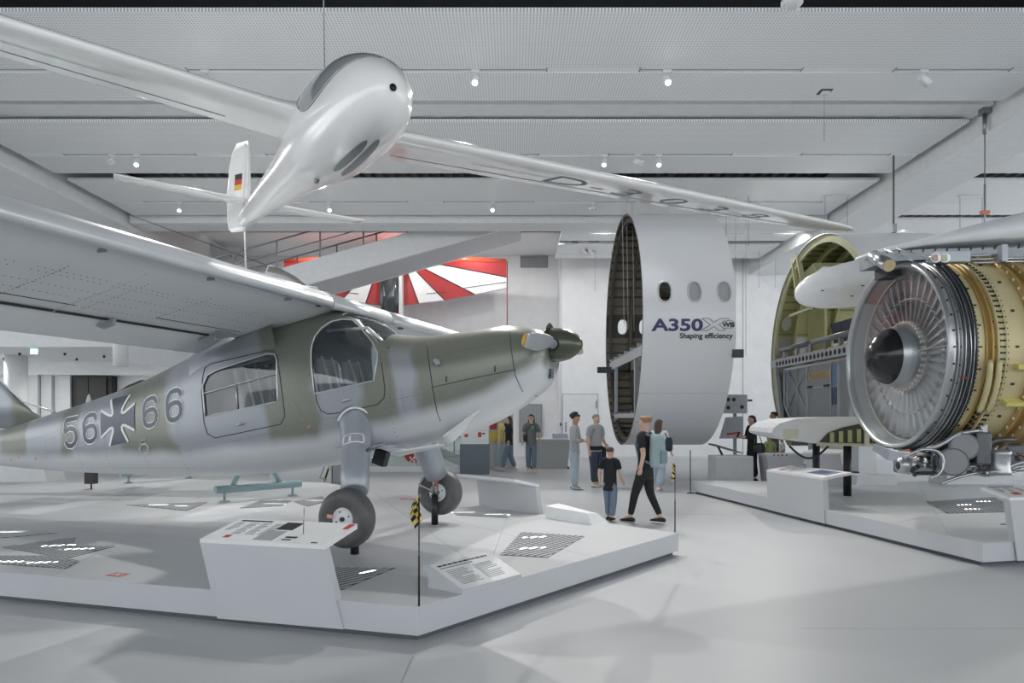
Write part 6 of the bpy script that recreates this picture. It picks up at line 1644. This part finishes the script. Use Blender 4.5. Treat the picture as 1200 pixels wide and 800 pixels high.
    if hairstyle == 'long':
        rows = []
        for i in range(8):
            f = i / 7; z = .955 - .19 * f; wd = .05 + .012 * math.sin(f * 2.4) - .02 * f * f
            rows.append([((wd * math.cos(q)) * H, (hd.y - .035 - .03 * f * (1 - f) - .012 * f + .026 * math.sin(q)) * H, z * H) for q in np.linspace(0, 2 * PI, 15)[:-1]])
        MB().loft(rows).build('long_hair', hair, o)
    elif hairstyle == 'curly':
        mb = MB(); rnd = random.Random(2)
        for i in range(44):
            q = rnd.uniform(0, 2 * PI); f = rnd.uniform(0, 1.5); c = Vector((.05 * math.sin(f) * math.cos(q), .056 * math.sin(f) * math.sin(q) - .008, .03 + .048 * math.cos(f))) + hd
            mb.lathe([(0, -.02 * H), (.016 * H, -.01 * H), (.022 * H, 0), (.016 * H, .012 * H), (0, .018 * H)], tuple(c * H), 'z', 8)
        mb.build('curls', hair, o)['kind'] = 'stuff'
    elif hairstyle == 'bun':
        MB().lathe([(0, -.03 * H), (.022 * H, -.015 * H), (.028 * H, 0), (.022 * H, .015 * H), (0, .03 * H)], tuple((hd + Vector((0, -.055, .035))) * H), 'z', 12).build('bun', hair, o)
    if hairstyle == 'beard':
        MB().loft([[(.03 * c_ * H, (hd.y + .04 + .012 * s_) * H, z * H) for c_, s_ in ((-1, -1), (0, 1), (1, -1), (0, -1.4))] for z in (.873, .888, .905)]).build('beard', hair, o)
    return o
def walk(st=.1, sw=.06, bent=.02):
    return dict(knee_l=(-.05, st * .6, .28), ank_l=(-.05, st, .05), knee_r=(.05, -st * .3 + bent, .28), ank_r=(.05, -st, .06), elb_l=(-.14, -sw * .7 - .02, .64), hand_l=(-.14, -sw + .02, .52), elb_r=(.14, sw * .4 - .02, .64), hand_r=(.14, sw + .06, .53))
JB = mat('jeans_blue', (116, 132, 152), .8, var=.08); JL = mat('jeans_light', (168, 184, 196), .8, var=.06); JD = mat('jeans_dark', (62, 70, 88), .8, var=.08)
CB = mat('cloth_black', (34, 35, 38), .85); CG = mat('cloth_grey', (164, 166, 170), .85); CG2 = mat('cloth_midgrey', (116, 119, 122), .85); CW = mat('cloth_white', (226, 228, 230), .85)
SB = mat('shoe_black', (30, 30, 32), .5); SW = mat('shoe_white', (214, 216, 218), .6); ST_ = mat('shoe_teal', (170, 200, 206), .6)
CROSS = dict(elb_l=(-.14, .03, .64), hand_l=(.02, .10, .655), elb_r=(.14, .03, .64), hand_r=(-.03, .115, .63))
# facing: rz 0 looks away from the camera (+y); PI looks at the camera; -PI/2 looks right
p1 = person('teenager with black curly hair in grey hoodie and light jeans, standing turned right', (1.41, 15.4, 0), -1.9, 1.72, CG, (JL, 'jeans'), ST_, HAIR_B, 'curly', 1, dict(CROSS, knee_l=(-.06, .0, .28), ank_l=(-.07, -.03, .045), ank_r=(.07, .03, .045)), 'long', 1.0, .45)
p2 = person('grey-haired bearded man in pale grey T-shirt and dark jeans', (1.96, 16.0, 0), -2.4, 1.72, CG, (JD, 'jeans'), SW, HAIR_G, 'beard', 0, dict(ank_l=(-.08, -.05, .045), ank_r=(.08, .04, .045), elb_l=(-.16, .0, .63), hand_l=(-.10, .10, .56)), 'short', 1.25, .47)
q = MB().loft([[((.115 * 1.1 * math.cos(t_)) * 1.72, (.085 * math.sin(t_)) * 1.72, z * 1.72) for t_ in np.linspace(0, 2 * PI, 21)[:-1]] for z in (.50, .53, .555)]).build('tied_jacket', CB, p2)
MB().box((-.2, .05, .75), (.10, .16, .36)).build('jacket_sleeve', CB, p2, .03)
p3 = person('child in black T-shirt and jeans seen from behind, walking in front', (1.53, 10.65, 0), -.5, 1.17, CB, (JB, 'jeans'), SB, HAIR_BR, 'short', 0, walk(.07, .04), 'short', 1.05, .40)
p4 = person('visitor in black clothes with pale blue backpack walking left', (2.04, 10.45, 0), .9, 1.66, CB, (CB, 'tight'), SB, HAIR_BL, 'bun', 0, walk(.13, .05), 'short', 1.0, .40)
bp = MB().loft([[((w_ * math.cos(t_)) * 1, (-.20 + .10 * math.sin(t_) * 1), z) for t_ in np.linspace(0, 2 * PI, 17)[:-1]] for z, w_ in ((.86, .10), (.9, .155), (1.1, .165), (1.28, .15), (1.36, .1))]).build('backpack_bag', mat('backpack_blue', (158, 178, 184), .8), None)
bpo = empty('backpack', (0, 0, 0), 0, 'pale blue backpack on the back of the visitor dressed in black', 'backpack')
bpo.location = p4.location; bpo.rotation_euler = p4.rotation_euler; bp.parent = bpo
for s in (-1, 1): MB().tube([(s * .1, -.12, 1.34), (s * .1, .02, 1.39), (s * .11, .11, 1.22), (s * .1, .06, 1.0), (s * .1, -.12, .92)], .02, 8).build('strap', mat('strap_blue', (128, 150, 158), .8), bpo)
MB().bb(-.09, .09, -.33, -.29, .92, 1.12).build('pocket', mat('strap_blue', (128, 150, 158), .8), bpo, .02)
p5 = person('woman with long brown hair in white top and wide light jeans seen from behind', (3.25, 15.1, 0), -.6, 1.60, CW, (JL, 'wide'), SW, HAIR_BR, 'long', 0, walk(.12, .03), 'short', .95, .51)
hb = empty('shoulder_bag', p5.location + Vector((0, 0, -.1)), p5.rotation_euler.z, 'dark blue shoulder bag beside the woman with long brown hair', 'bag')
MB().loft([[(.24 + w_ * math.cos(t_), -.02 + .1 * math.sin(t_), z) for t_ in np.linspace(0, 2 * PI, 15)[:-1]] for z, w_ in ((.98, .05), (1.02, .075), (1.2, .075), (1.28, .05))]).build('bag', mat('bag_navy', (44, 50, 66), .7), hb)
MB().tube([(.24, .06, 1.26), (.16, .05, 1.40), (.12, .0, 1.43), (.16, -.06, 1.38), (.24, -.07, 1.26)], .012, 8).build('strap', mat('bag_navy', (44, 50, 66), .7), hb)
p6 = person('woman in grey T-shirt and ripped jeans walking towards the camera', (.57, 20.2, 0), PI - .1, 1.74, CG2, (JB, 'jeans'), SW, HAIR_B, 'long', 0, walk(.04, .02), 'short', 1.0, .45)
cb = empty('crossbody_bag', p6.location, p6.rotation_euler.z, 'small black crossbody bag on the woman in the grey T-shirt', 'bag')
MB().bb(.13, .23, .06, .14, .92, 1.12).build('bag', BLACK, cb, .02); MB().tube([(.18, .12, 1.12), (.08, .15, 1.3), (-.1, .08, 1.46), (-.08, -.1, 1.45), (.1, -.14, 1.25), (.2, .02, 1.12)], .008, 6).build('strap', BLACK, cb)
MB().box((-.05, .13, 1.34), (.07, .012, .09)).build('badge', mat('badge_green', (92, 190, 100), .5), cb)
p7 = person('woman with long dark hair in black top and jeans walking left', (-.09, 20.7, 0), 1.3, 1.70, CB, (JB, 'jeans'), SW, HAIR_BR, 'long', 0, walk(.1, .05), 'long', 1.0, .46)
p8 = person('visitor in pale yellow top half hidden behind the dark-haired woman', (-.33, 21.2, 0), 1.5, 1.72, mat('cloth_yellow', (216, 208, 130), .8), (JL, 'jeans'), SW, HAIR_BR, 'short', 0, walk(.06, .04), 'short', 1.0, .46)
p9 = person('woman dressed in black looking at her phone beside the white display box', (6.12, 17.4, 0), PI / 2 + .15, 1.70, CB, (CB, 'wide'), SB, HAIR_B, 'long', 0, dict(elb_l=(-.13, .04, .65), hand_l=(-.06, .17, .66), elb_r=(.13, .03, .65), hand_r=(.06, .16, .665)), 'long', 1.0, .45)
ph = empty('phone', (p9.location.x - .37, p9.location.y - .05, 1.19), .3, 'dark phone in the hands of the woman dressed in black', 'phone'); MB().box((0, 0, 0), (.012, .075, .15), (0, .5, 0)).build('body', BLACK, ph)
hb2 = empty('handbag', p9.location, 0, 'black leather handbag hanging on the woman dressed in black', 'bag')
MB().loft([[(.10 + w_ * math.cos(t_), -.20 + .07 * math.sin(t_), z) for t_ in np.linspace(0, 2 * PI, 15)[:-1]] for z, w_ in ((.72, .12), (.76, .17), (.92, .15), (.98, .10))]).build('bag', mat('leather_black', (40, 40, 42), .3), hb2)
MB().tube([(.0, -.2, .96), (.02, -.14, 1.25), (.06, -.1, 1.42), (.12, -.12, 1.25), (.18, -.2, .96)], .012, 8).build('strap', STEEL, hb2)
p10 = person('man in dark grey shirt with outstretched arm behind the white wing piece', (7.05, 18.35, 0), 1.5, 1.80, CG2, (JD, 'jeans'), SB, HAIR_BR, 'short', 1, dict(elb_l=(-.14, .16, .79), hand_l=(-.1, .33, .80)), 'short', 1.15, .46)
p11 = person('small child in green T-shirt in front of the man with outstretched arm', (6.6, 17.5, 0), .3, 1.2, mat('cloth_green', (170, 192, 124), .8), (JB, 'jeans'), SW, HAIR_BR, 'short', 0, dict(hand_l=(-.06, .12, .6), hand_r=(.06, .12, .6)), 'short', 1.05, .45)
p12 = person('small child in white T-shirt facing left before the containers', (6.95, 17.55, 0), 1.2, 1.16, CW, (JB, 'jeans'), SW, HAIR_BR, 'short', 0, dict(hand_l=(-.06, .13, .6), hand_r=(.06, .13, .6)), 'short', 1.05, .45)
